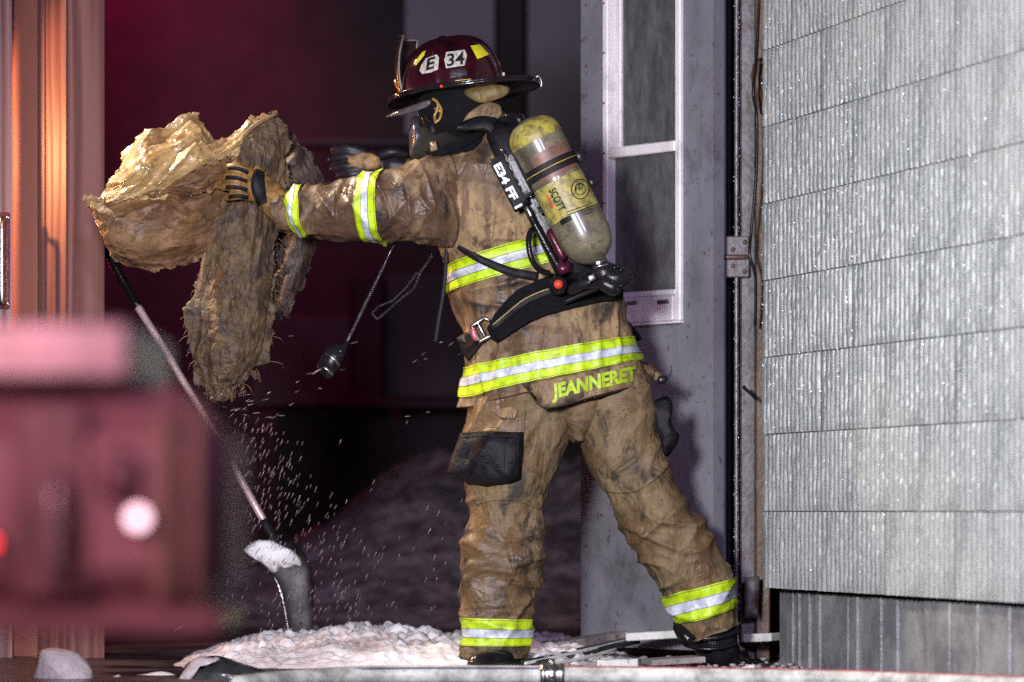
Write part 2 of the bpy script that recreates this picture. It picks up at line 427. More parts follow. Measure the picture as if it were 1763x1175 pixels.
# block wall ------------------------------------------------------
PITCH = .2032; BW = .4064; TC = Vector((W(1316, 880, 9).x, 9.0, 0)); WD = Vector((.291, -.957, 0)); WN = Vector((-.957, -.291, 0))
def blockmat():
    m, nt, b = newmat('grey painted ribbed block')
    c = mix(nt, ramp(nt, nz(nt, 9, 5, .65, (1, 1, .6)), [(.38, 0.0), (.62, 1.0)]), (.225, .240, .243), (.350, .364, .356))
    c = mix(nt, ramp(nt, nz(nt, 60, 5, .7), [(.58, 0.0), (.74, .55)]), c, (.11, .11, .10))
    c = mix(nt, ramp(nt, nz(nt, 24, 4, .7, (1, 1, .1)), [(.58, 0.0), (.75, .35)]), c, (.14, .14, .135))
    nt.links.new(c, b.inputs['Base Color'])
    nt.links.new(ramp(nt, nz(nt, 40, 4), [(.35, .34), (.65, .6)]), b.inputs['Roughness']); b.inputs['Coat Weight'].default_value = .20; b.inputs['Coat Roughness'].default_value = .27
    p = bump(nt, b, nz(nt, 230, 4, .65), .75, .008); bump(nt, b, nz(nt, 60, 4, .6), .35, .01, p)
    return m
M['block'] = blockmat(); M['mortar'] = simple('wet mortar', (.2, .2, .195), .6, var=.4, scale=60, bmp=.5)
wall = empty('block_wall', TC, 'pale grey ribbed block wall glistening with ice right of the doorway', 'wall')
def block_mesh(seed, width, left_end=False):
    rr = random.Random(seed); nr = round(width/BW*14); pr = [(.0, 0), (.16, .8), (.30, 1), (.62, 1), (.76, .8), (.9, 0)]
    us = []; hs = []
    for k in range(nr):
        for a, h in pr: us.append((k+a)/nr); hs.append(h)
    us.append(1.0); hs.append(0)
    wl = width-.007; ht = PITCH-.0035; nzv = 13
    vs = []; fs = []
    for j in range(nzv+1):
        z = ht*j/nzv
        for u, h in zip(us, hs):
            x = u*wl+.0012*noise.noise(Vector((u*30, z*60, seed)))
            d = h*.0085*(1+.35*noise.noise(Vector((u*14*nr/14, z*26, seed*7.7))))+.0012*noise.noise(Vector((u*200, z*200, seed)))
            ed = min(j, nzv-j)
            if ed == 0: d -= .001
            zz = z+(.0010*noise.noise(Vector((u*25, seed, j))) if ed == 0 else 0)
            vs.append(WD*x+WN*d+Vector((0, 0, zz)))
    m = len(us)
    for j in range(nzv):
        for i in range(m-1): fs.append((j*m+i, j*m+i+1, (j+1)*m+i+1, (j+1)*m+i))
    # body behind the face
    b = len(vs); back = -WN*.19
    ring = list(range(m))+[j*m+m-1 for j in range(1, nzv+1)]+[nzv*m+i for i in range(m-2, -1, -1)]+[j*m for j in range(nzv-1, 0, -1)]
    for r in ring: vs.append(Vector((vs[r].x, vs[r].y, vs[r].z))+back)
    n = len(ring)
    for k in range(n): fs.append((ring[k], ring[(k+1) % n], b+(k+1) % n, b+k))
    fs.append(tuple(b+k for k in range(n)))
    me = bpy.data.meshes.new('block'); me.from_pydata([tuple(v) for v in vs], [], fs); me.materials.append(M['block'])
    bm = bmesh.new(); bm.from_mesh(me); bmesh.ops.recalc_face_normals(bm, faces=bm.faces); bm.to_mesh(me); bm.free()
    return me
full = [block_mesh(k, BW) for k in range(5)]; half = [block_mesh(20+k, BW/2) for k in range(2)]
Z0 = EYE-133/650
for c in range(13):
    s = 0.0; first = True
    while s < 2.9:
        hb = first and c % 2 == 1
        o = bpy.data.objects.new('block', half[c % 2] if hb else full[R.randrange(5)]); C.objects.link(o); o.parent = wall
        o.location = WD*(s+.0035+(R.uniform(-.006, .004) if first else 0))+WN*R.uniform(-.0015, .0015)+Vector((0, 0, Z0+c*PITCH+.0018))
        s += BW/2 if hb else BW; first = False
mb = MB(); mb.add(*obox(TC+WD*.012+WN*.0012+Vector((0, 0, Z0+.004)), WD*3.0, -WN*.18, Vector((0, 0, 13*PITCH-.008)), 0)); mb.build('mortar', M['mortar'], wall, False)
# frozen drops on the ribs: nobody could count them
mb = MB()
for k in range(5200):
    s = 1.72*R.random(); z = Z0+.03+1.85*R.random()
    dens = .50+.9*noise.noise(Vector((s*4.2, z*1.6, 5)))-.35*(z < .6)-.22*(s > 1.0)
    if R.random() > dens: continue
    col = math.floor(s/.02903)
    if noise.noise(Vector((col*.9, z*1.3, 2))) < -.08: continue
    s = (col+.30+R.uniform(-.1, .3))*.02903
    r = R.uniform(.0008, .0016)*(1.7 if R.random() < .06 else 1)
    nn = (Vector((-.22, -.97, .03))+Vector((R.gauss(0, .26), R.gauss(0, .26), R.gauss(0, .15)))).normalized()
    t1 = nn.cross(Vector((0, 0, 1))).normalized(); t2 = nn.cross(t1); c = TC+WD*s+WN*.0105+Vector((0, 0, z))
    ring = [c+(t1*math.cos(q*math.pi/3)+t2*math.sin(q*math.pi/3))*r+nn*r*.3 for q in range(6)]; base = [c+(t1*math.cos(q*math.pi/3)+t2*math.sin(q*math.pi/3))*r*1.3-nn*r*.6 for q in range(6)]
    mb.add(ring+base, [tuple(range(6))]+[(q, (q+1) % 6, 6+(q+1) % 6, 6+q) for q in range(6)]+[tuple(range(6, 12))])
mice, nt, b = newmat('ice beads'); b.inputs['Base Color'].default_value = (.40, .42, .45, 1); b.inputs['Roughness'].default_value = .45; b.inputs['Metallic'].default_value = .8
tag(mb.build('ice_beads', mice, wall, False), kind='stuff')
# foundation under the blocks
def concmat():
    m, nt, b = newmat('stained concrete')
    c = mix(nt, ramp(nt, nz(nt, 6, 6, .7), [(.4, 0.0), (.6, 1.0)]), (.11, .11, .125), (.21, .21, .22))
    c = mix(nt, ramp(nt, nz(nt, 20, 4, .7, (1, 1, .12)), [(.55, 0.0), (.72, .6)]), c, (.26, .26, .27))
    nt.links.new(c, b.inputs['Base Color']); b.inputs['Roughness'].default_value = .4
    bump(nt, b, nz(nt, 110, 4), .5, .006); return m
M['conc'] = concmat()
fnd = empty('foundation', TC, 'grey board marked concrete footing set back under the ribbed block wall', 'footing')
s = 0.03; k = 0
while s < 2.8:
    wd = [.10, .025, .03, .06, .03, .05, .18, .06, .09, .07, .09, .16, .15, .15, .17, .16][k % 16]
    dz = [0, -.006, .004, 0, -.005, .003, 0][k % 7]
    mb = MB(); mb.add(*obox(TC+WD*s-WN*(.03-dz), WD*(wd-.004), -WN*.2, Vector((0, 0, Z0-.006)), .004)); mb.build('board_mark', M['conc'], fnd, False)
    s += wd; k += 1

# door -----------------------------------------------------------------
dA = W(1000, 880, 9.60); dB = W(1228, 880, 9.20); dA.z = dB.z = 0
DE = (dB-dA).normalized(); DN = Vector((DE.y, -DE.x, 0)); DN = -DN if DN.y > 0 else DN
def door_uv(px, py):
    o = Vector((0, 0, EYE)); d = W(px, py, 1)-o; t = (dA-o).dot(DN)/d.dot(DN); p = o+d*t
    return (p-dA).dot(DE), p.z
def dbox(u0, z0, u1, z1, d0, d1, bev=.003): return obox(dA+DE*u0+DN*d0+Vector((0, 0, z0)), DE*(u1-u0), DN*(d1-d0), Vector((0, 0, z1-z0)), bev)
def paintmat(name, a, b_, rust=(.10, .05, .03), amt=.66, rough=.45, drip=.0):
    m, nt, b = newmat(name)
    c = mix(nt, ramp(nt, nz(nt, 5, 5, .65), [(.35, 0.0), (.65, 1.0)]), a, b_)
    c = mix(nt, ramp(nt, nz(nt, 38, 6, .75), [(amt, 0.0), (amt+.1, .8)]), c, rust)
    c = mix(nt, ramp(nt, nz(nt, 22, 4, .7, (1, 1, .08)), [(.55, 0.0), (.75, .45)]), c, tuple(x*.5 for x in a))
    c = mix(nt, ramp(nt, nz(nt, 7, 6, .7, (1, 1, .7)), [(.55, 0.0), (.72, .75)]), c, tuple(x*.35 for x in a))
    nt.links.new(c, b.inputs['Base Color']); b.inputs['Roughness'].default_value = rough
    bump(nt, b, nz(nt, 70, 4), .25, .006); return m
M['door'] = paintmat('lilac grey door paint', (.135, .132, .155), (.18, .177, .205), (.03, .026, .032), .58)
M['wframe'] = paintmat('white window frame paint', (.64, .60, .61), (.74, .70, .71), (.16, .08, .06), .62)
M['frame_blue'] = paintmat('blue grey frame paint', (.075, .08, .115), (.11, .11, .15), (.04, .03, .03), .6)
M['frame_grey'] = paintmat('peeling grey paint', (.060, .055, .062), (.115, .106, .112), (.05, .025, .018), .47)
M['rust'] = paintmat('rusty iron', (.07, .035, .025), (.12, .07, .05), (.20, .17, .16), .6)
M['black'] = simple('black gap shade', (.006, .005, .007), .7)  # flat black stands in for the unlit gap and recess beside the door
def glassmat():
    m, nt, b = newmat('dirty window glass')
    c = mix(nt, ramp(nt, nz(nt, 26, 6, .75, (1, 1, .4)), [(.40, 0.0), (.78, 1.0)]), (.055, .054, .060), (.15, .148, .155))
    nt.links.new(c, b.inputs['Base Color']); b.inputs['Roughness'].default_value = .28; b.inputs['Specular IOR Level'].default_value = .45
    bump(nt, b, nz(nt, 9, 3), .05, .01); return m
M['glass'] = glassmat()
door = empty('door', dA, 'lilac grey door standing open with a tall white framed window', 'door')
uR = (dB-dA).length; H = 2.5
uw0, zw0 = door_uv(1043, 560); uw1, _ = door_uv(1176, 556); zt = door_uv(1110, -12)[1]
mb = MB()
# leaf built as stiles and rails round the window opening
mb.add(*dbox(0, .03, uw0+.004, H, -.04, 0, 0)); mb.add(*dbox(uw1-.004, .03, uR, H, -.04, 0, 0)); mb.add(*dbox(uw0+.004, .03, uw1-.004, zw0+.004, -.0395, 0, 0)); mb.add(*dbox(uw0+.004, zt+.06, uw1-.004, H, -.0395, 0, 0))
mb.build('door_leaf', M['door'], door, False)
wf = MB()
fw = .021; uA = uw0; uB = uw1
zs1 = door_uv(1110, 512)[1]; zm0 = door_uv(1110, 267)[1]; zm1 = door_uv(1110, 249)[1]
wf.add(*dbox(uA, zw0, uA+fw, zt+.06, -.03, .014)); wf.add(*dbox(uB-fw, zw0, uB, zt+.06, -.03, .012))
wf.add(*dbox(uA+fw, zs1, uB-fw, zs1+.016, -.03, .011)); wf.add(*dbox(uA+fw, zm0, uB-fw, zm1, -.03, .013)); wf.add(*dbox(uA+fw, zt, uB-fw, zt+.06, -.03, .011))
wf.build('window_frame', M['wframe'], door, False)
sl = MB(); sl.add(*dbox(uA+fw, zw0, uB-fw, zs1-.001, -.03, .020)); sl.add(*dbox(uA-.006, zw0-.008, uB+.006, zw0-.001, 0.001, .022))
sl.build('window_sill', M['wframe'], door, False)
mb = MB(); mb.add(*dbox(uA+fw, zm1, uA+fw+.03, zt, -.028, -.008)); mb.build('window_stop', M['wframe'], door, False)
mb = MB(); mb.add(*dbox(uA+fw+.030, zm1, uB-fw, zt, -.026, -.018, 0)); mb.build('window_pane', M['glass'], door, False)
mb = MB(); mb.add(*dbox(uA+fw, zs1+.016, uB-fw, zm0, -.025, -.017, 0)); mb.build('window_pane', M['glass'], door, False)
for (px, py) in ((1098, 522), (1152, 520)):
    u, z = door_uv(px, py); mb = MB(); mb.add(*dbox(u-.022, z-.006, u+.022, z+.004, .0205, .026)); mb.build('sash_lift', M['frame_grey'], door, False)
mb = MB()
for k in range(30):
    z = .15+k*.08; mb.add(*ico(dA+DE*.024+DN*.001+Vector((0, 0, z+R.uniform(-.01, .01))), .0045, 1, (1, 1, 1)))
for k in range(9):
    z = zw0+.06+k*.14; mb.add(*ico(dA+DE*(uA+.008)+DN*.014+Vector((0, 0, z)), .004, 1))
tag(mb.build('screw_heads', M['rust'], door), kind='stuff')
# door frame on the hinge side
fr = empty('door_frame', W(1270, 1140, 9.3), 'weathered grey door frame with icy track beside the block wall', 'door frame')
def strip(name, x0, x1, Y, dep, m, z0=.0, z1=2.7):
    a = W(x0, 880, Y); b_ = W(x1, 880, Y); mb = MB(); mb.add(*obox(Vector((a.x, Y, z0)), Vector((b_.x-a.x, 0, 0)), Vector((0, dep, 0)), Vector((0, 0, z1-z0)), .004)); return mb.build(name, m, fr, False)
strip('jamb', 1230, 1251, 9.27, .10, M['frame_blue']); strip('gap_shade', 1251, 1263, 9.37, .05, M['black'])  # black strip put where the open gap is dark
strip('jamb', 1275, 1301, 9.30, .12, M['frame_grey']); strip('lath', 1301, 1326, 9.28, .16, M['rust']); strip('backing', 1225, 1420, 9.48, .04, M['black'])
mb = MB(); p0 = W(1268, 880, 9.29); mb.add(*tube([(p0.x, 9.29, .0), (p0.x, 9.29, 1.3), (p0.x+.002, 9.29, 2.7)], .0065, 10, 3)); mb.build('track', simple('dull zinc track', (.16, .155, .165), .4, .4, var=.4, scale=30), fr)
mb = MB()
for k in range(170):
    z = .1+1.8*R.random(); mb.add(*ico((p0.x+R.uniform(-.008, .008), 9.281+R.uniform(-.003, .002), z), R.uniform(.0015, .003), 1))
tag(mb.build('ice_beads', mice, fr), kind='stuff')
hg = MB(); a = W(1234, 478, 9.280); b_ = W(1290, 407, 9.280); hg.add(*obox(Vector((a.x, 9.275, a.z)), Vector((b_.x-a.x, 0, 0)), Vector((0, .012, 0)), Vector((0, 0, b_.z-a.z)), .003)); hinge = hg.build('hinge', M['frame_grey'], fr, False)
hb = MB()
for (x, y) in ((1243, 420), (1243, 466), (1262, 430), (1262, 458), (1282, 417), (1282, 468)): hb.add(*ico(W(x, y, 9.272), .007, 1, (1, .5, 1)))
hb.add(*tube([W(1240, 443, 9.270), W(1285, 443, 9.270)], .007, 8, 2)); hb.build('bolt', M['rust'], hinge)
mb = MB(); mb.add(*pillow(ring_outline([(1281, 994), (1308, 992), (1306, 1064), (1282, 1066)], 3), 9.230, .01, .05, 4, 6)); mb.build('kick_plate', M['frame_grey'], fr)
cable = MB(); cable.add(*tube([W(1309, -40, 9.190), W(1303, 90, 9.190), W(1297, 160, 9.170), W(1303, 200, 9.190), W(1302, 300, 9.190), W(1293, 400, 9.190), W(1291, 440, 9.180), W(1301, 480, 9.190), W(1300, 560, 9.210)], .0042, 8, 5))
tag(cable.build('cable', M['plastic']), 'dark cable hanging down the rusty edge of the door frame', 'cable')
mb = MB(); mb.add(*pillow(smooth_outline([(1296, 112), (1316, 104), (1316, 180), (1306, 176), (1295, 152)], 4), 9.26, .02, .03, 5, 2.2)); mb.add(*tube([W(1306, 170, 9.25), W(1312, 195, 9.25)], .006, 8, 3)); tag(mb.build('wall_bracket', M['rust']), 'rusty bracket poking out behind the top of the block wall corner', 'bracket')
mb = MB(); mb.add(*tube([W(1281, 668, 9.210), W(1292, 678, 9.190), W(1303, 690, 9.170)], [.005, .004, .003], 8, 3)); mb.add(*ico(W(1281, 667, 9.210), .006, 1)); tag(mb.build('hook', M['plastic']), 'small dark hook sticking out of the grey door frame', 'hook')

# wooden doorway at the left --------------------------------------------
def woodmat(name, a, b_, sc=1.0):
    m, nt, b = newmat(name)
    tc = nt.nodes.new('ShaderNodeTexCoord'); mp = nt.nodes.new('ShaderNodeMapping'); mp.inputs['Scale'].default_value = (1, 1, .055)
    nt.links.new(tc.outputs['Object'], mp.inputs[0])
    wv = nt.nodes.new('ShaderNodeTexWave'); wv.bands_direction = 'X'; wv.inputs['Scale'].default_value = 9*sc; wv.inputs['Distortion'].default_value = 13; wv.inputs['Detail'].default_value = 2.5; wv.inputs['Detail Scale'].default_value = .9
    nt.links.new(mp.outputs[0], wv.inputs['Vector'])
    c = mix(nt, wv.outputs['Fac'], a, b_)
    c = mix(nt, ramp(nt, nz(nt, 70, 5, .7), [(.64, 0.0), (.74, .35)]), c, (.5, .42, .42))
    nt.links.new(c, b.inputs['Base Color']); b.inputs['Roughness'].default_value = .5
    bump(nt, b, wv.outputs['Fac'], .35, .006); return m
M['wood'] = woodmat('red brown stained wood', (.150, .062, .056), (.265, .118, .106))
M['wood2'] = woodmat('smooth stained wood', (.34, .13, .10), (.40, .16, .12), .4)
pf = empty('porch_post', W(120, 1140, 9.5), 'reddish brown wooden corner post glowing orange at the left edge', 'post')
def V2(px, Y): p = W(px, 880, Y); return (p.x, p.y)
def board(name, plan, m, parent, z0=0, z1=2.9):
    mb = MB(); mb.add(*prism(plan, z0, z1)); o = mb.build(name, m, parent, False)
    bm = bmesh.new(); bm.from_mesh(o.data); bmesh.ops.bevel(bm, geom=[e for e in bm.edges if abs(e.verts[0].co.z-e.verts[1].co.z) > .5], offset=.004, segments=2, affect='EDGES'); bm.to_mesh(o.data); bm.free()
    return o
board('corner_board', [V2(115.5, 9.40), V2(180, 9.50), V2(174, 9.56), V2(119, 9.47)], M['wood'], pf)
board('corner_board', [V2(115, 9.405), V2(118, 9.475), V2(81, 9.56), V2(79, 9.487)], M['wood'], pf)
board('filler_strip', [V2(78, 9.492), V2(80, 9.57), V2(66, 9.58), V2(66, 9.512)], M['wood'], pf)
board('recess_board', [V2(65, 9.535), V2(66, 9.62), V2(20, 9.69), V2(24, 9.61)], M['wood2'], pf)
ld = empty('wooden_door', W(-20, 1140, 9.5), 'reddish wooden door edge with a chrome plate at the left border', 'door')
board('door_leaf', [V2(21, 9.50), V2(21, 9.56), V2(-110, 9.56), V2(-110, 9.50)], M['wood'], ld)
mb = MB(); a = W(-40, 532, 9.49); b_ = W(17, 366, 9.49); mb.add(*obox(Vector((a.x, 9.484, a.z)), Vector((b_.x-a.x, 0, 0)), Vector((0, .014, 0)), Vector((0, 0, b_.z-a.z)), .003)); plate = mb.build('handle_plate', simple('red brown lacquer plate', (.16, .03, .03), .2, var=.2), ld, False)
mb = MB(); mb.add(*tube([W(4, 522, 9.46), W(3, 500, 9.455), W(3, 400, 9.455), W(4, 378, 9.46)], .010, 10, 3)); mb.add(*tube([W(4, 522, 9.46), W(4, 522, 9.49)], .007, 8, 1)); mb.add(*tube([W(4, 378, 9.46), W(4, 378, 9.49)], .007, 8, 1)); mb.build('handle', M['steel'], ld)
mb = MB()
for (x, y) in ((14, 375), (14, 524)): mb.add(*ico(W(x, y, 9.483), .006, 1, (1, .5, 1)))
mb.build('screw', M['steel'], plate)

# far building ----------------------------------------------------------
M['far_dark'] = simple('darkness toned boards', (.012, .005, .010), .7, var=.4, scale=6, bmp=.1)  # near-black colour stands in for open darkness behind the yard
M['far_grey'] = simple('mauve panel paint', (.080, .058, .085), .6, var=.15, scale=5, bmp=.05)
M['far_mid'] = simple('dim mauve boards', (.018, .011, .017), .6, var=.3, scale=8, bmp=.1)
fb = empty('garage', W(800, 1070, 14.2), 'dark garage with mauve panels behind the firefighter', 'garage')
def fbox(name, x0, y0, x1, y1, Y, d, m):
    a = W(x0, y1, Y); b_ = W(x1, y0, Y); mb = MB(); mb.add(*obox(Vector((a.x, Y, a.z)), Vector((b_.x-a.x, 0, 0)), Vector((0, d, 0)), Vector((0, 0, b_.z-a.z)), .006)); return mb.build(name, m, fb, False)
fbox('back_wall', -500, -700, 1800, 1060, 14.5, .1, M['far_dark'])
fbox('panel', 696, -200, 853, 232, 14.30, .06, M['far_grey']); fbox('panel', 907, -200, 1120, 470, 14.32, .06, M['far_grey'])
fbox('post', 856, -200, 903, 700, 14.26, .12, M['far_dark']); fbox('rail', 480, 236, 904, 252, 14.28, .06, M['far_mid'])  # tall near-black upright stands in for the dark gap between the panels
fbox('lower_board', 430, 545, 604, 700, 14.30, .05, M['far_mid']); fbox('lower_board', 664, 470, 855, 685, 14.30, .05, M['far_mid']); fbox('lower_board', 905, 475, 1010, 700, 14.3, .05, M['far_mid'])
fbox('sill_beam', 604, 686, 1010, 704, 14.22, .10, M['far_dark']); fbox('post', 608, 470, 658, 700, 14.24, .08, M['far_dark'])
# ------------------------------------------------------------------ the firefighter
def crease(p, sx, sy, sz, k=3):
    return max(0, 1-abs(noise.noise(Vector((p.x*sx, p.y*sy, p.z*sz))))*2.6)**k
man = empty('person', W(1010, 1145, 9.0), 'firefighter in tan turnout coat with lime bands, seen from behind, flinging out carpet', 'person')
# coat -------------------------------------------------------------
def coat_disp(p, t, a):
    lean = p.x*.95+p.z*.33
    up = min(1, max(0, 1-(t-1)/3.0))
    d = .011*fbm(p*5.2, 3)
    d += .017*crease(Vector((lean, p.y, p.z)), 12, 3, 2.2, 2)*up         # folds running down from the shoulder
    d += .013*crease(p+Vector((3, 1, 0)), 5, 5, 17, 2)*(.35+.65*math.exp(-((t-5)/1.1)**2))   # bunching at the belt
    d += .010*crease(p+Vector((7, 2, 0)), 16, 5, 4, 2)*min(1, max(0, (t-4.5)/1.5))
    d += .003*fbm(p*22, 2)
    d -= .014*math.exp(-((t-4.7)/.35)**2)+.009
    return d
coat = Loft([(775, 244, 868, 196, 9.0, .055), (742, 272, 900, 206, 8.99, .10), (722, 318, 938, 240, 8.98, .145), (727, 372, 978, 292, 8.98, .165), (750, 428, 1008, 352, 8.99, .17),
             (770, 492, 1038, 420, 9.0, .165), (788, 555, 1064, 496, 9.0, .165), (803, 612, 1083, 560, 9.0, .172), (800, 660, 1098, 604, 9.0, .18), (792, 703, 1112, 634, 9.0, .187)], coat_disp, n=2.25)
mb = MB(); mb.add(*coat.mesh(190, 220)); jacket = mb.build('jacket', M['jacket'], man)
def band(name, lf, t0, t1, parent, off=.0045, na=180, a0=0, a1=2*math.pi, s=(.34, .66), steps=4):
    mb = MB()
    for (q0, q1, mi, of) in ((0, s[0], 0, off), (s[0], s[1], 1, off+.0012), (s[1], 1, 0, off)):
        ta = t0+(t1-t0)*q0; tb = t0+(t1-t0)*q1
        v, f = lf.mesh(steps, na, ta, tb, a0, a1, of, caps=False); mb.add(v, f, mi)
    for q in (.05, .95, s[0]+.01, s[1]-.01):
        ta = t0+(t1-t0)*q; v, f = lf.mesh(1, na, ta-.006, ta+.006, a0, a1, off+.0018, caps=False); mb.add(v, f, 2)
    o = mb.build(name, [M['lime'], M['silver'], M['thread']], parent); return o
band('reflective_band', coat, 4.52, 5.18, jacket)
band('reflective_band', coat, 7.42, 8.52, jacket)
# sleeve on the near side
def slv_disp(p, t, a):
    tw = p.x*1.0+p.z*.35+p.y*.5
    d = .008*fbm(p*7, 3)+.009*crease(Vector((tw, p.z, p.y)), 17, 5, 5)*min(1, t/1.2)
    d += .007*crease(Vector((p.x*.8-p.z*.8+5, p.z, p.y)), 14, 4, 4)
    d += .0028*fbm(p*26, 2)-.003
    return d
slv = Loft([(845, 305, 850, 395, 9.0, .05), (803, 272, 815, 420, 8.945, .095), (754, 264, 768, 422, 8.895, .115), (704, 283, 706, 418, 8.878, .110), (655, 298, 655, 415, 8.88, .098), (610, 309, 612, 416, 8.90, .09),
            (568, 318, 572, 411, 8.92, .082), (528, 320, 534, 404, 8.94, .074), (494, 332, 506, 401, 8.955, .062), (470, 338, 482, 398, 8.96, .056)], slv_disp, tilt=(-.22, 0), n=2.1)
mb = MB(); mb.add(*slv.mesh(190, 120)); sleeve = mb.build('sleeve', M['sleeve'], man)
band('reflective_band', slv, 3.82, 4.62, sleeve, na=110)
band('reflective_band', slv, 7.02, 7.86, sleeve, na=110)
# sleeve on the far side
sl2 = Loft([(820, 262, 840, 400, 9.12, .08), (770, 268, 780, 390, 9.2, .10), (725, 274, 730, 345, 9.28, .075), (696, 278, 700, 318, 9.31, .05)], slv_disp)
mb = MB(); mb.add(*sl2.mesh(50, 50)); mb.build('sleeve', M['sleeve'], man)
# trousers ----------------------------------------------------------
def leg_disp(p, t, a):
    d = .009*fbm(p*6, 3)+.013*crease(Vector((p.x+p.z*.4, p.y, p.z)), 6, 4, 12, 2)*min(1, max(0, (t-2.5)/1.5))
    d += .010*crease(Vector((p.x-p.z*.5+4, p.y, p.z)), 9, 4, 5, 2)
    d += .004*crease(p+Vector((1, 9, 2)), 8, 6, 24)*min(1, max(0, (t-4)/1.5))
    d += .003*fbm(p*24, 2)-.011
    return d
lgA = Loft([(815, 630, 1010, 600, 9.0, .15), (800, 700, 1003, 690, 8.99, .155), (789, 762, 982, 760, 8.97, .145), (800, 828, 950, 835, 8.96, .128), (812, 876, 935, 888, 8.955, .112),
            (799, 932, 936, 948, 8.955, .108), (792, 1000, 930, 1008, 8.96, .10), (793, 1058, 914, 1062, 8.96, .094), (791, 1108, 913, 1109, 8.96, .095), (790, 1133, 916, 1132, 8.96, .097)], leg_disp, n=2.2)
lgB = Loft([(905, 630, 1108, 600, 9.02, .15), (984, 712, 1130, 664, 9.0, .15), (998, 780, 1142, 740, 8.98, .14), (1034, 836, 1157, 798, 8.97, .128), (1058, 882, 1190, 864, 8.965, .118),
            (1079, 936, 1226, 918, 8.965, .11), (1106, 986, 1250, 964, 8.97, .10), (1143, 1026, 1257, 995, 8.98, .092), (1160, 1076, 1268, 1045, 8.99, .09), (1180, 1106, 1277, 1074, 9.0, .09)], leg_disp, n=2.2)
seat = Loft([(850, 620, 1080, 600, 9.0, .14), (880, 680, 1090, 660, 9.0, .15), (930, 715, 1060, 705, 8.99, .14), (968, 742, 1030, 740, 8.985, .115), (985, 764, 1008, 764, 8.985, .07)], leg_disp)
tr = MB(); tr.add(*seat.mesh(50, 70)); tr.add(*lgA.mesh(170, 130)); tr.add(*lgB.mesh(170, 130)); trousers = tr.build('trousers', M['trouser'], man)
band('reflective_band', lgA, 7.08, 8.06, trousers, na=120)
band('reflective_band', lgB, 7.0, 8.02, trousers, na=120)
dr_body = Drape([jacket, sleeve, trousers]); dr_coat = Drape([jacket]); dr_slv = Drape([sleeve]); dr_tr = Drape([trousers])
# seams of the trousers
for path in ([(820, 868), (850, 860), (890, 862), (932, 876)], [(1044, 846), (1090, 846), (1130, 822), (1152, 800)], [(905, 690), (900, 740), (893, 800)]):
    mb = MB(); mb.add(*strap(path, 5, dr_tr, .0035, .004)); mb.build('seam', M['trouser'], trousers)
# flap with the name
def hemY(x, y):
    h = 703+(x-792)*(634-703)/320
    return dr_coat.Y(x, min(y, h-12))
mb = MB(); o = ring_outline([(898, 662), (1000, 640), (1104, 618), (1131, 636), (1119, 660), (1030, 684), (938, 706)], 10)
v, f = pillow(o, lambda x, y: hemY(x, y)-.012, .010, .004, 8, 8, lambda q: Vector((0, -1, 0))*.005*noise.noise(q*14)); mb.add(v, f, 0)
flap0 = mb.build('name_flap', [M['jacket'], M['lime_letter']], None)
dr_flap = Drape([flap0]); bpy.data.objects.remove(flap0)
mb = MB(); mb.add(v, f, 0); tv, tf = text_on('JEANNERET', (951, 695), (1097, 662), (950, 662), dr_flap, .003, .045, 1.0); mb.add(tv, tf, 1)
st = strap([(906, 668), (940, 702), (1030, 681), (1117, 657), (1126, 640)], 2.0, dr_flap, .002, .002); mb.add(st[0], st[1], 2)
mb.build('name_flap', [M['jacket'], M['lime_letter'], M['thread']], jacket)
# loose coat tail on the far side and torn tab
mb = MB(); mb.add(*pillow(smooth_outline([(1052, 520), (1075, 545), (1104, 580), (1096, 588), (1084, 586), (1070, 580), (1050, 560)], 5), 9.10, .02, .02, 5, 2.5)); mb.build('coat_tail', M['black_cloth'], jacket)
mb = MB(); mb.add(*pillow(smooth_outline([(1116, 632), (1130, 637), (1142, 648), (1136, 658), (1122, 652)], 5), 8.97, .008, .008, 5, 2.5)); mb.build('pull_tab', M['jacket'], trousers)
mb = MB(); mb.add(*pillow(smooth_outline([(1134, 647), (1150, 650), (1143, 661), (1132, 660)], 4), 8.965, .006, .006, 4, 3)); mb.add(*tube([W(1150, 652, 8.965), W(1156, 640, 8.965), W(1155, 630, 8.965)], [.003, .002, .001], 6, 3)); mb.build('tab_end', M['plastic'], trousers)
# pockets
def rough(k, fr=20):
    return lambda v: Vector((0, -1, 0))*k*fbm(v*fr, 3)+Vector((1, 0, 1))*k*.3*noise.noise(v*fr*1.3)
mb = MB(); o = ring_outline([(793, 745), (845, 743), (901, 744), (900, 790), (896, 826), (880, 832), (840, 838), (806, 834), (790, 822), (768, 818), (776, 790), (786, 765)], 6)
mb.add(*pillow(o, lambda x, y: dr_tr.Y(max(x, 806), y)-.012, .030, .05, 8, 5, rough(.006))); pk = mb.build('pocket', M['black_leather'], trousers)
dr_pk = Drape([pk]); mb = MB(); mb.add(*strap([(794, 752), (845, 750), (894, 751)], 3, dr_pk, .003, .004)); mb.add(*strap([(893, 752), (892, 790), (889, 822)], 2.5, dr_pk, .003, .004)); mb.add(*strap([(868, 748), (868, 790), (866, 832)], 2.5, dr_pk, .003, .004)); mb.build('pocket_seam', M['black_web'], pk)
mb = MB(); o = ring_outline([(848, 708), (880, 700), (892, 706), (886, 722), (862, 720)], 5); mb.add(*patch(o, dr_tr, .012, 5, .01)); mb.build('pocket_flap', M['jacket'], trousers)
mb = MB(); o = smooth_outline([(1118, 700), (1136, 686), (1152, 684), (1158, 700), (1156, 724), (1164, 745), (1170, 750), (1166, 764), (1152, 784), (1142, 788), (1136, 772), (1124, 740)], 5)
mb.add(*pillow(o, 8.93, .028, .05, 7, 3, rough(.007, 26))); mb.build('pocket', M['black_leather'], trousers)
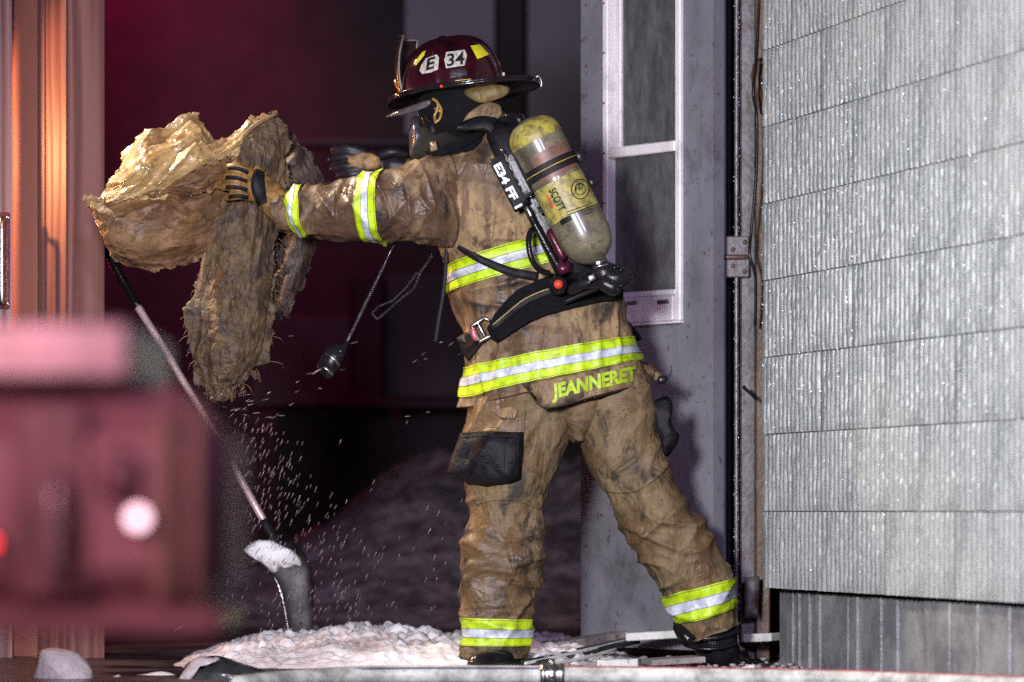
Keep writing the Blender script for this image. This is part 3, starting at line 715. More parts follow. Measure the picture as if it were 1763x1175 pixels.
# boots
def P3(x, y, Y): return W(x, y, Y)
fuse('boot', [tube([P3(1190, 1078, 9.0), P3(1228, 1084, 9.0), P3(1234, 1120, 9.0)], [.05, .062, .056], 16), tube([P3(1222, 1080, 8.99), P3(1232, 1105, 8.985), P3(1240, 1128, 8.99), P3(1248, 1134, 9.04), P3(1262, 1138, 9.12), P3(1272, 1139, 9.17)], [.066, .062, .056, .05, .046, .035], 16),
              box(P3(1240, 1143, 9.0), .085, .10, .022, 0, .004), box(P3(1262, 1143, 9.11), .09, .18, .02, -.35, .004), tube([P3(1166, 1082, 8.96), P3(1185, 1100, 8.95), P3(1198, 1110, 8.96)], [.014, .024, .015], 10)], M['rubber'], man, .006)
mb = MB(); mb.add(*tube([P3(1190, 1112, 8.93), P3(1210, 1118, 8.915), P3(1240, 1116, 8.912), P3(1268, 1108, 8.94)], .006, 8, 4)); mb.add(*tube([P3(1186, 1096, 8.94), P3(1212, 1100, 8.92), P3(1245, 1096, 8.92), P3(1272, 1086, 8.95)], .008, 8, 4)); mb.build('boot_rib', M['rubber'], man)
fuse('boot', [tube([P3(858, 1110, 8.96), P3(858, 1135, 8.96)], [.06, .062], 16), tube([P3(880, 1141, 8.92), P3(850, 1142, 8.86), P3(822, 1144, 8.85)], [.034, .036, .030], 16), box(P3(852, 1147, 8.88), .15, .14, .018, .1, .004)], M['rubber'], man, .006)
# body inside the clothes: one continuous figure
def bp(*a): return W(*a)
fuse('body', [tube([bp(985, 690, 9), bp(950, 600, 9), bp(905, 470, 9), bp(860, 340, 9), bp(830, 270, 9)], [.10, .09, .10, .09, .05], 16),
              tube([bp(830, 275, 9), bp(800, 225, 9.0), bp(790, 200, 9.0)], [.055, .05, .05], 12), tube([bp(790, 210, 9.0), bp(786, 170, 9.0), bp(790, 120, 9.0)], [.06, .078, .07], 16),
              tube([bp(735, 232, 9.02), bp(728, 222, 9.03)], [.018, .015], 8), tube([bp(748, 205, 9.02), bp(738, 240, 9.02)], [.04, .03], 12),
              tube([bp(830, 335, 8.98), bp(700, 350, 8.89), bp(600, 362, 8.91), bp(480, 358, 8.96), bp(446, 326, 8.96)], [.045, .045, .042, .034, .025], 12),
              tube([bp(820, 335, 9.1), bp(760, 320, 9.22), bp(700, 298, 9.31), bp(640, 282, 9.31)], [.06, .05, .035, .025], 12),
              tube([bp(920, 690, 8.98), bp(880, 800, 8.96), bp(870, 890, 8.955), bp(862, 1010, 8.96), bp(855, 1125, 8.96)], [.08, .07, .06, .055, .045], 12),
              tube([bp(1050, 690, 9.0), bp(1085, 800, 8.97), bp(1130, 890, 8.965), bp(1190, 1000, 8.98), bp(1232, 1110, 9.0)], [.08, .07, .06, .055, .045], 12)],
     simple('skin', (.38, .20, .14), .6), man, .012)
# collar and hood
def cl_disp(p, t, a): return .004*fbm(p*14, 2)+.005*crease(p, 12, 5, 22)
def hd_disp(p, t, a): return .005*fbm(p*11, 2)+.006*crease(Vector((p.x+p.z, p.y, p.z)), 16, 4, 6)
hood = Loft([(736, 128, 868, 128, 9.0, .085), (730, 158, 866, 158, 9.0, .09), (722, 185, 864, 184, 9.0, .092), (724, 212, 852, 204, 8.99, .09), (722, 240, 850, 222, 8.98, .098), (708, 268, 856, 240, 8.97, .12), (720, 285, 830, 262, 8.96, .13)], hd_disp)
mb = MB(); mb.add(*hood.mesh(70, 80)); hood_o = mb.build('hood', M['black_cloth'], man)
dr_hood = Drape([hood_o, jacket])
mb = MB(); o = smooth_outline([(793, 218), (806, 196), (826, 182), (848, 177), (862, 183), (866, 200), (862, 214), (846, 204), (826, 204), (808, 214)], 5)
mb.add(*pillow(o, lambda x, y: 8.895, .012, .02, 10, 3, lambda v: Vector((0, -1, 0))*(.009*fbm(v*18, 3)+.014*crease(v, 20, 3, 8, 2)))); mb.build('collar', M['jacket'], jacket)
mb = MB(); o = smooth_outline([(798, 158), (812, 150), (850, 146), (876, 150), (872, 164), (852, 173), (830, 178), (812, 172)], 5)
mb.add(*pillow(o, 8.905, .010, .04, 8, 2.5, lambda v: Vector((0, -1, 0))*(.006*fbm(v*20, 3)+.008*crease(v, 24, 3, 10)))); mb.build('ear_flap', simple('yellow tan leather', (.20, .13, .045), .6, var=.4, scale=30), man)
mb = MB(); mb.add(*strap([(738, 268), (752, 252), (775, 244), (800, 236), (826, 222), (840, 214)], [30, 36, 36, 30, 24, 16], dr_hood, .012, .012)); mb.build('collar_strap', M['black_cloth'], jacket)
mb = MB(); o = ring_outline([(740, 245), (751, 243), (753, 258), (742, 262)], 3); mb.add(*patch(o, Drape([bpy.data.objects['collar_strap'], hood_o]), .006, 4, .005)); mb.build('collar_tab', M['jacket'], jacket)
bk = MB()
for path in ([(746, 171), (754, 178), (752, 190), (748, 200)], [(754, 178), (760, 190), (757, 205), (750, 211)], [(748, 200), (750, 211)], [(750, 188), (758, 192)]):
    bk.add(*tube([dr_hood.P(x, y, .012) for x, y in path], .0042, 7, 3))
bk.build('chin_buckle', simple('yellow brass buckle', (.36, .22, .06), .4, .3), man)
# breathing mask
mk_ = MB(); o = smooth_outline([(706, 208), (716, 200), (730, 212), (738, 232), (728, 250), (714, 272), (706, 268), (704, 235)], 5)
mk_.add(*pillow(o, 9.0, .045, .05, 7, 2.2)); m_lens = simple('wet mask lens', (.075, .066, .082), .25, var=.4, scale=60, bmp=.2)
mask = mk_.build('mask', m_lens, man)
mb = MB(); mb.add(*tube([W(722, 188, 8.95), W(732, 206, 8.93), W(742, 226, 8.915), W(730, 250, 8.925)], [.006, .009, .009, .006], 8, 4)); mb.build('mask_seal', M['rubber'], mask)
mb = MB(); mb.add(*strap([(726, 192), (740, 210), (748, 228)], 7, dr_hood, .010, .005)); mb.build('mask_strap', M['black_web'], mask)

# helmet -------------------------------------------------------------
hf = Vector((-.93, .34, -.10)).normalized(); hl = Vector((-.34, -.94, 0)).normalized(); hu = hf.cross(hl).normalized()
hu = hu if hu.z > 0 else -hu
HC = W(778, 156, 9.0)
def dome(ph, e, off=0):
    c, s = math.cos(ph), math.sin(ph); fa = .138 if c > 0 else .142
    r = math.cos(e)**.72
    seam = sum(math.exp(-((((ph-q+math.pi) % (2*math.pi))-math.pi)*max(r, .15)/.05)**2) for q in (0, math.pi/2, math.pi, 3*math.pi/2))
    k = 1+.045*min(seam, 1.0)
    h = .138*math.sin(e)**.95 if e > 0 else 0
    return HC+hf*(c*fa*r*k)+hl*(s*.118*r*k)+hu*(h*k)
vs = []; fs = []; n = 128; mrow = 30
for i in range(mrow): vs += [dome(2*math.pi*j/n, (math.pi/2)*i/(mrow-.5)) for j in range(n)]
vs.append(dome(0, math.pi/2))
for i in range(mrow-1):
    for j in range(n): fs.append((i*n+j, i*n+(j+1) % n, (i+1)*n+(j+1) % n, (i+1)*n+j))
for j in range(n): fs.append(((mrow-1)*n+j, (mrow-1)*n+(j+1) % n, len(vs)-1))
mb = MB(); mb.add(vs, fs); helmet = mb.build('helmet', M['helmet'], man)
def brim(ph, q, top):
    c, s = math.cos(ph), math.sin(ph)
    out = .026+.020*abs(s)**2+(.072*max(0, -c)**2.2)+(.010*max(0, c)**2)
    fa = .138 if c > 0 else .142
    a = fa-.012; b_ = .106
    edge = .0035*math.sin(math.pi*min(1, q))*2
    droop = -.016*q*q*(.5+.5*abs(c))-.004+ (.012*q*max(0, -c)**3)
    return HC+hf*(c*(a+out*q+.012))+hl*(s*(b_+out*q+.012))+hu*(droop+(.0045 if top else -.0035)*(1.4 if q > .9 else 1))
vs = []; fs = []; n = 96; prof = [(-.5, 1), (.2, 1), (.6, 1), (.93, 1), (1.0, 1), (1.0, 0), (.93, 0), (.6, 0), (-.5, 0)]
for q, tp in prof: vs += [brim(2*math.pi*j/n, q, tp) for j in range(n)]
k = len(prof)
for i in range(k):
    for j in range(n): fs.append((i*n+j, i*n+(j+1) % n, ((i+1) % k)*n+(j+1) % n, ((i+1) % k)*n+j))
mb = MB(); mb.add(vs, fs); brim_o = mb.build('brim', M['helmet_rim'], helmet)
mb = MB(); mb.add(*tube([brim(2*math.pi*j/48, 1.0, 1) for j in range(49)], .0042, 8, 1, False)); mb.build('brim_edge', M['helmet_rim'], helmet)
mb = MB(); mb.add(*tube([brim(math.pi, 1.0, 1)+hu*.002, brim(math.pi, 1.05, 1)+hu*.006, brim(math.pi, 1.12, 1)-hu*.008, brim(math.pi, 1.1, 1)-hu*.022], .0035, 8, 3)); mb.build('hang_ring', M['steel'], helmet)
# front shield, standing on the brim in front of the dome
vs = []; fs = []; nu, nv = 14, 14
for side in (0, 1):
    for i in range(nv+1):
        for j in range(nu+1):
            v = i/nv; u = j/nu*2-1; wdt = .062*(1-.35*abs(v-.45)**1.5-.25*max(0, v-.75)); ht = .004+.152*v
            p = HC+hf*(.150-.018*v-.030*u*u+(.004 if side else 0)+.008*math.sin(v*3))+hl*(u*wdt)+hu*ht
            vs.append(p)
m1 = (nu+1)*(nv+1)
for sd in (0, 1):
    for i in range(nv):
        for j in range(nu): fs.append(tuple(sd*m1+q for q in (i*(nu+1)+j, i*(nu+1)+j+1, (i+1)*(nu+1)+j+1, (i+1)*(nu+1)+j)))
rimi = [j for j in range(nu+1)]+[i*(nu+1)+nu for i in range(1, nv+1)]+[nv*(nu+1)+j for j in range(nu-1, -1, -1)]+[i*(nu+1) for i in range(nv-1, 0, -1)]
for q in range(len(rimi)): a_, b_ = rimi[q], rimi[(q+1) % len(rimi)]; fs.append((a_, b_, m1+b_, m1+a_))
mb = MB(); mb.add(vs, fs); mb.build('front_shield', M['shield_leather'], helmet)
mb = MB(); mb.add(*tube([vs[i] for i in rimi]+[vs[rimi[0]]], .0028, 6, 1, False)); mb.build('shield_edge', simple('scuffed leather edge', (.16, .13, .12), .4), helmet)
mb = MB(); mb.add(*tube([HC+hf*.140+hl*.03+hu*.04, HC+hf*.12+hl*.05+hu*.005], [.012, .008], 8, 3)); mb.build('shield_bracket', simple('worn brass', (.5, .26, .08), .3, .7, var=.4), helmet)
dr_h = Drape([helmet]); dr_b = Drape([brim_o, helmet])
def sticker(pts, m, dr=None, off=.0016, k=5):
    mb = MB(); mb.add(*patch(ring_outline(pts, k), dr or dr_h, off, 5)); return mb.build('sticker', m, helmet)
mb = MB(); mb.add(*patch(ring_outline([(725, 113), (733, 101), (752, 94), (756, 100), (754, 120), (742, 125), (727, 128), (722, 122)], 4), dr_h, .0018, 5)); mb.add(*text_on('E', (733, 122), (747, 118), (736, 101), dr_h, .0028, .03), 1); mb.build('sticker', [M['sticker'], M['sticker_black']], helmet)
mb = MB(); mb.add(*patch(ring_outline([(768, 90), (800, 86), (804, 95), (800, 113), (768, 118), (765, 104)], 4), dr_h, .0018, 5)); mb.add(*text_on('34', (769, 115), (799, 111), (770, 93), dr_h, .0028, .02), 1); mb.build('sticker', [M['sticker'], M['sticker_black']], helmet)
sticker([(810, 79), (826, 77), (842, 94), (822, 102)], M['lime_sticker']); sticker([(712, 110), (727, 90), (733, 87), (730, 96), (716, 113)], M['lime_sticker'])
sticker([(784, 139), (811, 136), (812, 143), (784, 147)], M['lime_sticker']); sticker([(770, 143), (783, 141), (783, 146), (770, 148)], M['sticker']); sticker([(864, 126), (868, 125), (874, 141), (869, 142)], M['sticker'])
sticker([(775, 121), (803, 117), (804, 130), (775, 135)], M['shield_leather'])
mb = MB(); mb.add(*ico(dr_b.P(760, 149, .003), .0045, 2)); mb.build('rivet', M['red_knob'], helmet)
# eye shield below the front of the brim
mb = MB(); o = smooth_outline([(664, 202), (684, 190), (712, 180), (738, 172), (742, 178), (734, 186), (712, 194), (690, 200)], 5); mb.add(*pillow(o, lambda x, y: 9.02-(x-664)*.0014, .010, .010, 5, 2.5)); mb.build('eye_shield', M['visor'], helmet)

# gloves -------------------------------------------------------------
def glove(name, palm, fingers, thumb, cuff, parent, mats):
    return fuse(name, [palm]+fingers+[thumb]+cuff, mats, parent, .0035, 2)
fin = []
for (x0, y0, x1, y1, x2, y2, r) in ((432, 298, 408, 288, 388, 289, .0125), (430, 313, 404, 304, 384, 306, .0135), (430, 328, 404, 320, 384, 323, .013), (432, 341, 409, 337, 389, 341, .0115)):
    fin.append(tube([W(x0, y0, 8.925), W((x0+x1)/2, (y0+y1)/2-2, 8.905), W(x1, y1, 8.90), W((x1+x2)/2, (y1+y2)/2, 8.908), W(x2, y2, 8.935)], [r*1.05, r, r*.97, r*.92, r*.8], 12, 3))
gl = fuse('glove', fin+[tube([W(470, 336, 8.955), W(450, 328, 8.94), W(431, 319, 8.93)], [.036, .042, .038], 14, 4, True, .62), tube([W(452, 305, 8.96), W(434, 288, 8.985), W(418, 283, 9.0)], [.016, .015, .012], 10),
                  tube([W(488, 360, 8.955), W(470, 345, 8.955)], [.045, .042], 16, 3)], M['tan_leather'], man, .0035)
dr_g = Drape([gl])
mb = MB(); mb.add(*strap([(448, 292), (444, 312), (446, 332), (452, 352)], [16, 24, 24, 18], dr_g, .004, .006)); mb.build('knuckle_guard', M['black_leather'], gl)
mb = MB()
for q in ((428, 299, 392, 290), (426, 314, 388, 307), (426, 329, 388, 324), (428, 342, 393, 341)): mb.add(*strap([(q[0], q[1]-1), ((q[0]+q[2])/2, (q[1]+q[3])/2-4), (q[2], q[3]-1)], 7, dr_g, .0025, .004))
mb.build('finger_guard', M['black_leather'], gl)
M['glove_black'] = simple('wet black glove leather', (.016, .012, .019), .45, var=.4, scale=40, bmp=.06); M['glove_black'].node_tree.nodes['Principled BSDF'].inputs['Specular IOR Level'].default_value = .3
fin = []
for (x0, y0, x1, y1, x2, y2, r) in ((628, 266, 600, 256, 576, 258, .0165), (624, 276, 598, 270, 571, 275, .017), (624, 287, 600, 286, 574, 291, .0165), (626, 297, 606, 300, 584, 303, .015)):
    fin.append(tube([W(x0, y0, 9.29), W(x1, y1, 9.285), W(x2, y2, 9.30)], [r*1.05, r, r*.8], 12, 4))
g2 = fuse('glove', fin+[tube([W(664, 284, 9.31), W(640, 281, 9.30), W(620, 279, 9.295)], [.032, .038, .034], 14, 4, True, .6), tube([W(655, 268, 9.27), W(676, 262, 9.26), W(698, 266, 9.27)], [.013, .013, .010], 10), tube([W(700, 290, 9.31), W(672, 286, 9.31)], [.038, .034], 14, 3)], M['glove_black'], man, .0035)
mb = MB(); mb.add(*patch(smooth_outline([(603, 270), (622, 264), (642, 265), (655, 276), (651, 290), (632, 293), (612, 288), (600, 280)], 4), Drape([g2]), .003, 5, .004)); mb.build('palm_pad', M['tan_leather'], g2)

# ------------------------------------------------------------------ breathing apparatus
ap = empty('breathing_apparatus', W(960, 330, 8.8), 'dirty yellow air cylinder in a black harness on the back of the firefighter', 'air pack')
YB = 8.735
c0 = W(906, 205, YB); c1 = W(1030, 452, YB); ax = (c1-c0).normalized(); L = (c1-c0).length; RC = .069
sx_ = Vector((-ax.z, 0, ax.x)).normalized(); sx_ = sx_ if sx_.x > 0 else -sx_; sy_ = Vector((0, -1, 0))
def cyl_r(s):   # radius along the axis 0..L
    if s < .062: q = 1-s/.062; return RC*math.sqrt(max(0, 1-q**2.4))
    e = L-.082
    if s > e: q = (s-e)/(L-e); return max(.016, RC*math.sqrt(max(0, 1-q**2.2)))
    return RC*(1-.02*math.sin((s-.062)/(e-.062)*math.pi))
def cyl_pt(s, a, off=0): r = cyl_r(s)+off; return c0+ax*s+sx_*(math.cos(a)*r)+sy_*(math.sin(a)*r)
def cyl_band(s0, s1, a0, a1, off, ns=14, na=40):
    vs = [cyl_pt(s0+(s1-s0)*i/ns, a0+(a1-a0)*j/na, off) for i in range(ns+1) for j in range(na+1)]
    return vs, [(i*(na+1)+j, i*(na+1)+j+1, (i+1)*(na+1)+j+1, (i+1)*(na+1)+j) for i in range(ns) for j in range(na)]
def cylmat():
    m, nt, b = newmat('grimy composite cylinder')
    c = mix(nt, ramp(nt, nz(nt, 14, 6, .7), [(.36, 0.0), (.66, 1.0)]), (.055, .048, .034), (.19, .165, .10))
    c = mix(nt, ramp(nt, nz(nt, 26, 5, .7), [(.60, 0.0), (.76, .6)]), c, (.45, .36, .05))
    c = mix(nt, ramp(nt, nz(nt, 60, 4, .7), [(.56, 0.0), (.70, .8)]), c, (.03, .025, .02))
    nt.links.new(c, b.inputs['Base Color']); b.inputs['Roughness'].default_value = .45; b.inputs['Coat Weight'].default_value = .35; b.inputs['Coat Roughness'].default_value = .16
    bump(nt, b, nz(nt, 60, 3), .15, .004); return m
def grimy(name, col, amt=.58):
    m, nt, b = newmat(name)
    c = mix(nt, ramp(nt, nz(nt, 45, 6, .72), [(amt-.12, 0.0), (amt+.1, .85)]), col, (.07, .058, .035))
    nt.links.new(c, b.inputs['Base Color']); b.inputs['Roughness'].default_value = .5; return m
M['cyl'] = cylmat(); M['ylabel'] = grimy('yellow cylinder label', (.36, .31, .075), .54); M['ytop'] = grimy('yellow cylinder cap paint', (.38, .32, .05), .51); M['rlabel'] = grimy('faded red label', (.20, .085, .06), .52)
n = 48; ss = [.0005+(L-.0005)*i/70 for i in range(71)]
vs = [cyl_pt(s, 2*math.pi*j/n) for s in ss for j in range(n)]
fs = [(i*n+j, i*n+(j+1) % n, (i+1)*n+(j+1) % n, (i+1)*n+j) for i in range(70) for j in range(n)]+[tuple(range(n)), tuple(70*n+j for j in range(n))]
mb = MB(); mb.add(vs, fs); cyl = mb.build('cylinder', M['cyl'], ap)
mb = MB(); vv, ff = cyl_band(.012, .066, -.2, 2*math.pi-.4, .0012)
mb.add(vv, ff); mb.build('paint_ring', M['ytop'], cyl)
mb = MB(); mb.add(*cyl_band(.098, .172, .35, 2.2, .0012)); mb.build('warning_label', M['rlabel'], cyl)
mb = MB(); mb.add(*cyl_band(.180, .278, .15, 2.95, .0018)); lab = mb.build('label', [M['ylabel'], M['sticker_black'], M['red_knob']], cyl)
dr_l = Drape([lab]); vl = [v.co.copy() for v in lab.data.vertices]; fl = [tuple(p.vertices) for p in lab.data.polygons]; bpy.data.objects.remove(lab)
mb = MB(); mb.add(vl, fl, 0)
mb.add(*text_on('SCOTT', (944, 329), (963, 366), (956, 322), dr_l, .0015, .03), 1); mb.add(*text_on('AIR-PAK', (938, 336), (951, 361), (942, 334), dr_l, .0015, .03), 2)
mb.add(*tube([dr_l.P(999+15*math.cos(a), 326+17*math.sin(a), .001) for a in [2*math.pi*k/24 for k in range(25)]], .0014, 6, 1, False), 1); mb.add(*tube([dr_l.P(999+9*math.cos(a), 326+10*math.sin(a), .001) for a in [2*math.pi*k/18 for k in range(19)]], .001, 5, 1, False), 1)
mb.add(*text_on('FD', (991, 330), (1005, 324), (990, 320), dr_l, .0012, .02), 1)
for k in range(4):
    y0 = 366+k*5; mb.add(*strap([(975, y0), (1000, y0-9), (1020, y0-17)], 1.4, dr_l, .0015, .001), 1)
mb.build('label', [M['ylabel'], M['sticker_black'], M['red_knob']], cyl)
dr_c = Drape([cyl])
mb = MB(); mb.add(*patch(ring_outline([(963, 380), (982, 370), (985, 378), (967, 389)], 3), dr_c, .0025, 4)); mb.build('sticker', M['sticker_black'], cyl)
mb = MB()
for s0 in (.128, .145): mb.add(*cyl_band(s0, s0+.015, -.6, 2*math.pi-.6, .005, 4, 60)); 
mb.add(*cyl_band(.1435, .1455, -.6, 2*math.pi-.6, .0072, 2, 60)); mb.build('cylinder_band', M['black_web'], ap)
mb = MB(); mb.add(*cyl_band(.1425, .1445, .3, 2.8, .0078, 2, 40)); mb.build('band_stripe', simple('yellow thread', (.5, .38, .05), .6), ap)
for s_, l_, d_ in ((.148, .036, .02), (.222, .026, .017)):
    mb = MB(); q = cyl_pt(s_, .05, .007); mb.add(*obox(q-ax*(l_/2)-sx_*.006-sy_*.015, ax*l_, sx_*d_, sy_*.027, .003)); mb.build('latch', M['plastic'], ap)
# neck, valve and hand wheel
vs_ = [c0+ax*(L-.008), c0+ax*(L+.012)]; mb = MB(); mb.add(*tube(vs_, .019, 16, 2)); mb.build('cylinder_neck', M['steel'], ap)
vk = fuse('valve', [tube([W(1020, 478, YB+.03), W(1036, 470, YB), W(1050, 468, YB)], [.022, .030, .026], 16), tube([W(1048, 478, YB), W(1062, 480, YB-.005), W(1073, 478, YB-.005)], [.034, .032, .026], 16), tube([W(1010, 488, YB+.03), W(1028, 486, YB)], [.016, .018], 12), tube([W(1040, 488, YB-.02), W(1056, 496, YB-.02)], [.02, .022], 14)], M['plastic'], ap, .004, 1)
mb = MB()
for k in range(9):
    a = 2*math.pi*k/9; p = W(1062, 480, YB-.004)+Vector((math.cos(a)*.012, -.026+.004*math.cos(3*a), math.sin(a)*.030)); mb.add(*ico(p, .0075, 1))
mb.build('grip_lobe', M['rubber'], vk)
mb = MB(); mb.add(*tube([W(1022, 462, YB-.02), W(1034, 458, YB-.028), W(1046, 456, YB-.02)], .004, 8, 4)); mb.add(*obox(W(1014, 486, YB-.03), Vector((.018, 0, .006)), Vector((0, -.006, 0)), Vector((-.004, 0, .016)), .001)); mb.build('valve_guard', M['steel'], vk)
# back frame
YF = 8.80
mb = MB(); o = ring_outline([(838, 214), (868, 205), (888, 222), (930, 330), (968, 420), (1000, 452), (1030, 470), (1010, 492), (960, 480), (930, 420), (900, 360), (860, 290), (838, 240)], 5)
mb.add(*pillow(o, lambda x, y: YF+.01, .025, .05, 6, 4, rough(.003, 22))); frame = mb.build('back_frame', M['plastic'], ap)
mb = MB(); o = smooth_outline([(786, 222), (800, 208), (826, 200), (850, 202), (872, 212), (880, 228), (870, 244), (846, 232), (820, 226), (800, 228)], 5)
mb.add(*pillow(o, 8.83, .028, .05, 6, 2.4, rough(.003, 25))); mb.build('shoulder_pad', M['black_web'], ap)
mb = MB(); mb.add(*tube([W(866, 205, 8.78), W(882, 203, 8.76), W(895, 208, 8.745), W(884, 224, 8.76)], [.012, .017, .016, .012], 12, 4)); mb.build('hose_elbow', M['rubber'], ap)
# tag strip with lettering
dr_f = Drape([frame]); tx = lambda x, y: 8.752
mb = MB(); tg = pillow(ring_outline([(841, 277), (868, 264), (913, 350), (887, 367)], 8), 8.752, .006, .03, 5, 8); mb.add(*tg)
tag0 = mb.build('name_strip', M['black_web'], None); dr_t = Drape([tag0]); bpy.data.objects.remove(tag0)
mb = MB(); mb.add(tg[0], tg[1], 0); mb.add(*text_on('E34 FF 1', (849, 286), (887, 361), (862, 279), dr_t, .002, .04), 1); mb.build('name_strip', [M['black_web'], M['white_paint']], ap)
mb = MB(); tg = pillow(ring_outline([(868, 266), (883, 262), (919, 334), (905, 344)], 8), 8.738, .005, .03, 5, 8)
mb.add(*tg); t0_ = mb.build('maker_plate', M['plastic'], None); dr_t2 = Drape([t0_]); bpy.data.objects.remove(t0_)
mb = MB(); mb.add(tg[0], tg[1], 0); mb.add(*text_on('SCOTT', (869, 272), (902, 337), (880, 265), dr_t2, .002, .03, 1.0), 1); mb.build('maker_plate', [simple('dull grey plate', (.045, .043, .048), .4), simple('grey print', (.24, .24, .26), .5)], ap)
mb = MB()
for k in range(7):
    x = 858+k*10; y = 262+k*16; mb.add(*ico(W(x+6, y-3, 8.742), .004, 1))
mb.build('rivet', M['steel'], frame)
mb = MB(); mb.add(*tube([W(909, 362, 8.76), W(922, 388, 8.755), W(944, 430, 8.755), W(966, 468, 8.76)], [.007, .009, .010, .011], 12, 5)); mb.build('pressure_hose', M['rubber'], ap)
mb = MB(); mb.add(*tube([W(907, 358, 8.757), W(914, 372, 8.755)], .0075, 12, 2)); mb.build('hose_ferrule', M['steel'], ap)
mb = MB(); mb.add(*tube([W(962, 452, 8.765), W(970, 464, 8.755), W(978, 456, 8.76)], [.012, .016, .010], 12, 3)); mb.add(*tube([W(948, 402, 8.775), W(968, 440, 8.77)], [.012, .014], 12, 3)); mb.build('reducer', simple('maroon anodised metal', (.10, .02, .04), .3, .5, var=.2), ap)
mb = MB(); mb.add(*tube([W(928, 392, 8.79), W(914, 398, 8.765), W(910, 420, 8.755), W(916, 448, 8.755), W(930, 466, 8.765), W(944, 470, 8.775)], .0075, 10, 6)); mb.build('hose_loop', M['rubber'], ap)
# straps and belt
dr2 = Drape([jacket, sleeve])
mb = MB(); mb.add(*strap([(788, 425), (806, 436), (838, 452), (880, 468), (926, 477)], [7, 11, 14, 15, 16], dr2, .010, .005)); mb.build('strap', M['black_web'], ap)
mb = MB(); mb.add(*strap([(770, 424), (768, 450), (764, 500), (756, 548), (750, 590)], 7, dr2, .012, .004, 6, lambda t: 8.93)); mb.build('strap', M['black_web'], ap)
mb = MB(); o = ring_outline([(838, 566), (852, 540), (872, 516), (892, 498), (926, 482), (960, 470), (1000, 472), (1040, 490), (1074, 494), (1073, 516), (1030, 520), (985, 530), (940, 542), (908, 556), (880, 574), (856, 590), (845, 584)], 5)
v, f = patch(o, dr_coat, .022, 7, .03); mb.add(v, f); belt = mb.build('waist_pad', M['black_cloth'], ap)
dr_w = Drape([belt, jacket])
mb = MB(); mb.add(*strap([(846, 566), (870, 546), (900, 522), (930, 508), (962, 498), (1000, 500)], [14, 14, 13, 13, 12, 12], dr_w, .006, .006)); wst = mb.build('waist_strap', M['black_web'], ap)
mb = MB(); mb.add(*strap([(848, 560), (872, 540), (902, 516), (932, 502), (956, 495)], 2, Drape([wst, belt]), .003, .003)); mb.build('strap_stripe', simple('tan stitching', (.40, .29, .12), .7), ap)
mb = MB(); o = ring_outline([(786, 582), (802, 572), (818, 574), (832, 590), (820, 606), (806, 622), (796, 610)], 4); mb.add(*patch(o, dr_coat, .012, 6, .014)); mb.build('belt_end', M['black_web'], ap)
yb = dr_coat.Y(832, 568)-.024
mb = MB()
for a, b_ in (((812, 562), (834, 548)), ((834, 548), (842, 552)), ((812, 562), (826, 588)), ((826, 588), (858, 572)), ((822, 556), (836, 582)), ((858, 572), (856, 566))): mb.add(*tube([W(a[0], a[1], yb), W(b_[0], b_[1], yb)], .0048, 8, 2))
mb.build('buckle', M['steel'], ap)
mb = MB(); o = smooth_outline([(809, 566), (816, 562), (822, 576), (826, 586), (818, 588), (811, 580)], 4); mb.add(*pillow(o, yb, .006, .008, 4, 4)); mb.build('buckle_tongue', simple('pink buckle release', (.42, .10, .12), .4), ap)
mb = MB(); kp = W(961, 491, 8.765); mb.add(*tube([kp+Vector((0, .03, 0)), kp+Vector((0, -.006, 0))], [.026, .025], 18, 2)); mb.build('gauge_housing', M['plastic'], ap)
mb = MB(); mb.add(*tube([kp+Vector((0, .0, 0)), kp+Vector((0, -.020, .0))], [.0155, .0145], 16, 2)); mb.build('bypass_knob', M['red_knob'], ap)
mb = MB(); mb.add(*tube([W(985, 500, 8.77), W(1000, 490, 8.755), W(1018, 486, 8.745)], [.014, .016, .015], 12, 4)); mb.add(*tube([W(972, 520, 8.785), W(1000, 508, 8.775), W(1030, 496, 8.76)], .006, 8, 4)); mb.build('connector', M['plastic'], ap)

# ------------------------------------------------------------------ hanging microphone on a coiled cord
mic = empty('speaker_microphone', W(572, 620, 8.95), 'black hand microphone dangling from a coiled cord under the outstretched arm', 'microphone')
def coil(p0, p1, rad, wire, turns, sag=0):
    P = []; n = turns*8
    for k in range(n+1):
        t = k/n; q = p0.lerp(p1, t)+Vector((0, 0, -sag*4*t*(1-t))); a = 2*math.pi*turns*t
        d = (p1-p0).normalized(); s = d.cross(Vector((0, 1, 0))).normalized(); P.append(q+s*rad*math.cos(a)+Vector((0, -1, 0))*rad*math.sin(a))
    return tube(P, wire, 5, 1, False)
mb = MB(); mb.add(*tube([W(690, 408, 8.93), W(676, 426, 8.95), W(660, 460, 8.95)], .0018, 6, 3)); mb.add(*coil(W(662, 456, 8.95), W(604, 576, 8.95), .0034, .0018, 34)); mb.add(*tube([W(604, 576, 8.95), W(596, 592, 8.95)], .004, 6, 2)); mb.build('coiled_cord', simple('shiny black cord', (.06, .05, .065), .18, var=.2), mic)
mb = MB(); mb.add(*pillow(smooth_outline([(552, 612), (562, 596), (578, 590), (592, 596), (598, 606), (590, 624), (582, 640), (570, 652), (552, 646), (545, 632)], 5), 8.95, .028, .028, 7, 2.6)); hb_ = mb.build('housing', M['plastic'], mic)
mb = MB(); mb.add(*strap([(560, 608), (574, 618), (586, 630)], 5, Drape([hb_]), .003, .004)); mb.add(*strap([(554, 632), (566, 640), (574, 646)], 4, Drape([hb_]), .003, .004)); mb.build('trim_ring', M['steel'], mic)
mb = MB(); mb.add(*tube([W(596, 592, 8.95), W(586, 606, 8.94)], [.008, .012], 10, 2)); mb.build('strain_relief', M['rubber'], mic)
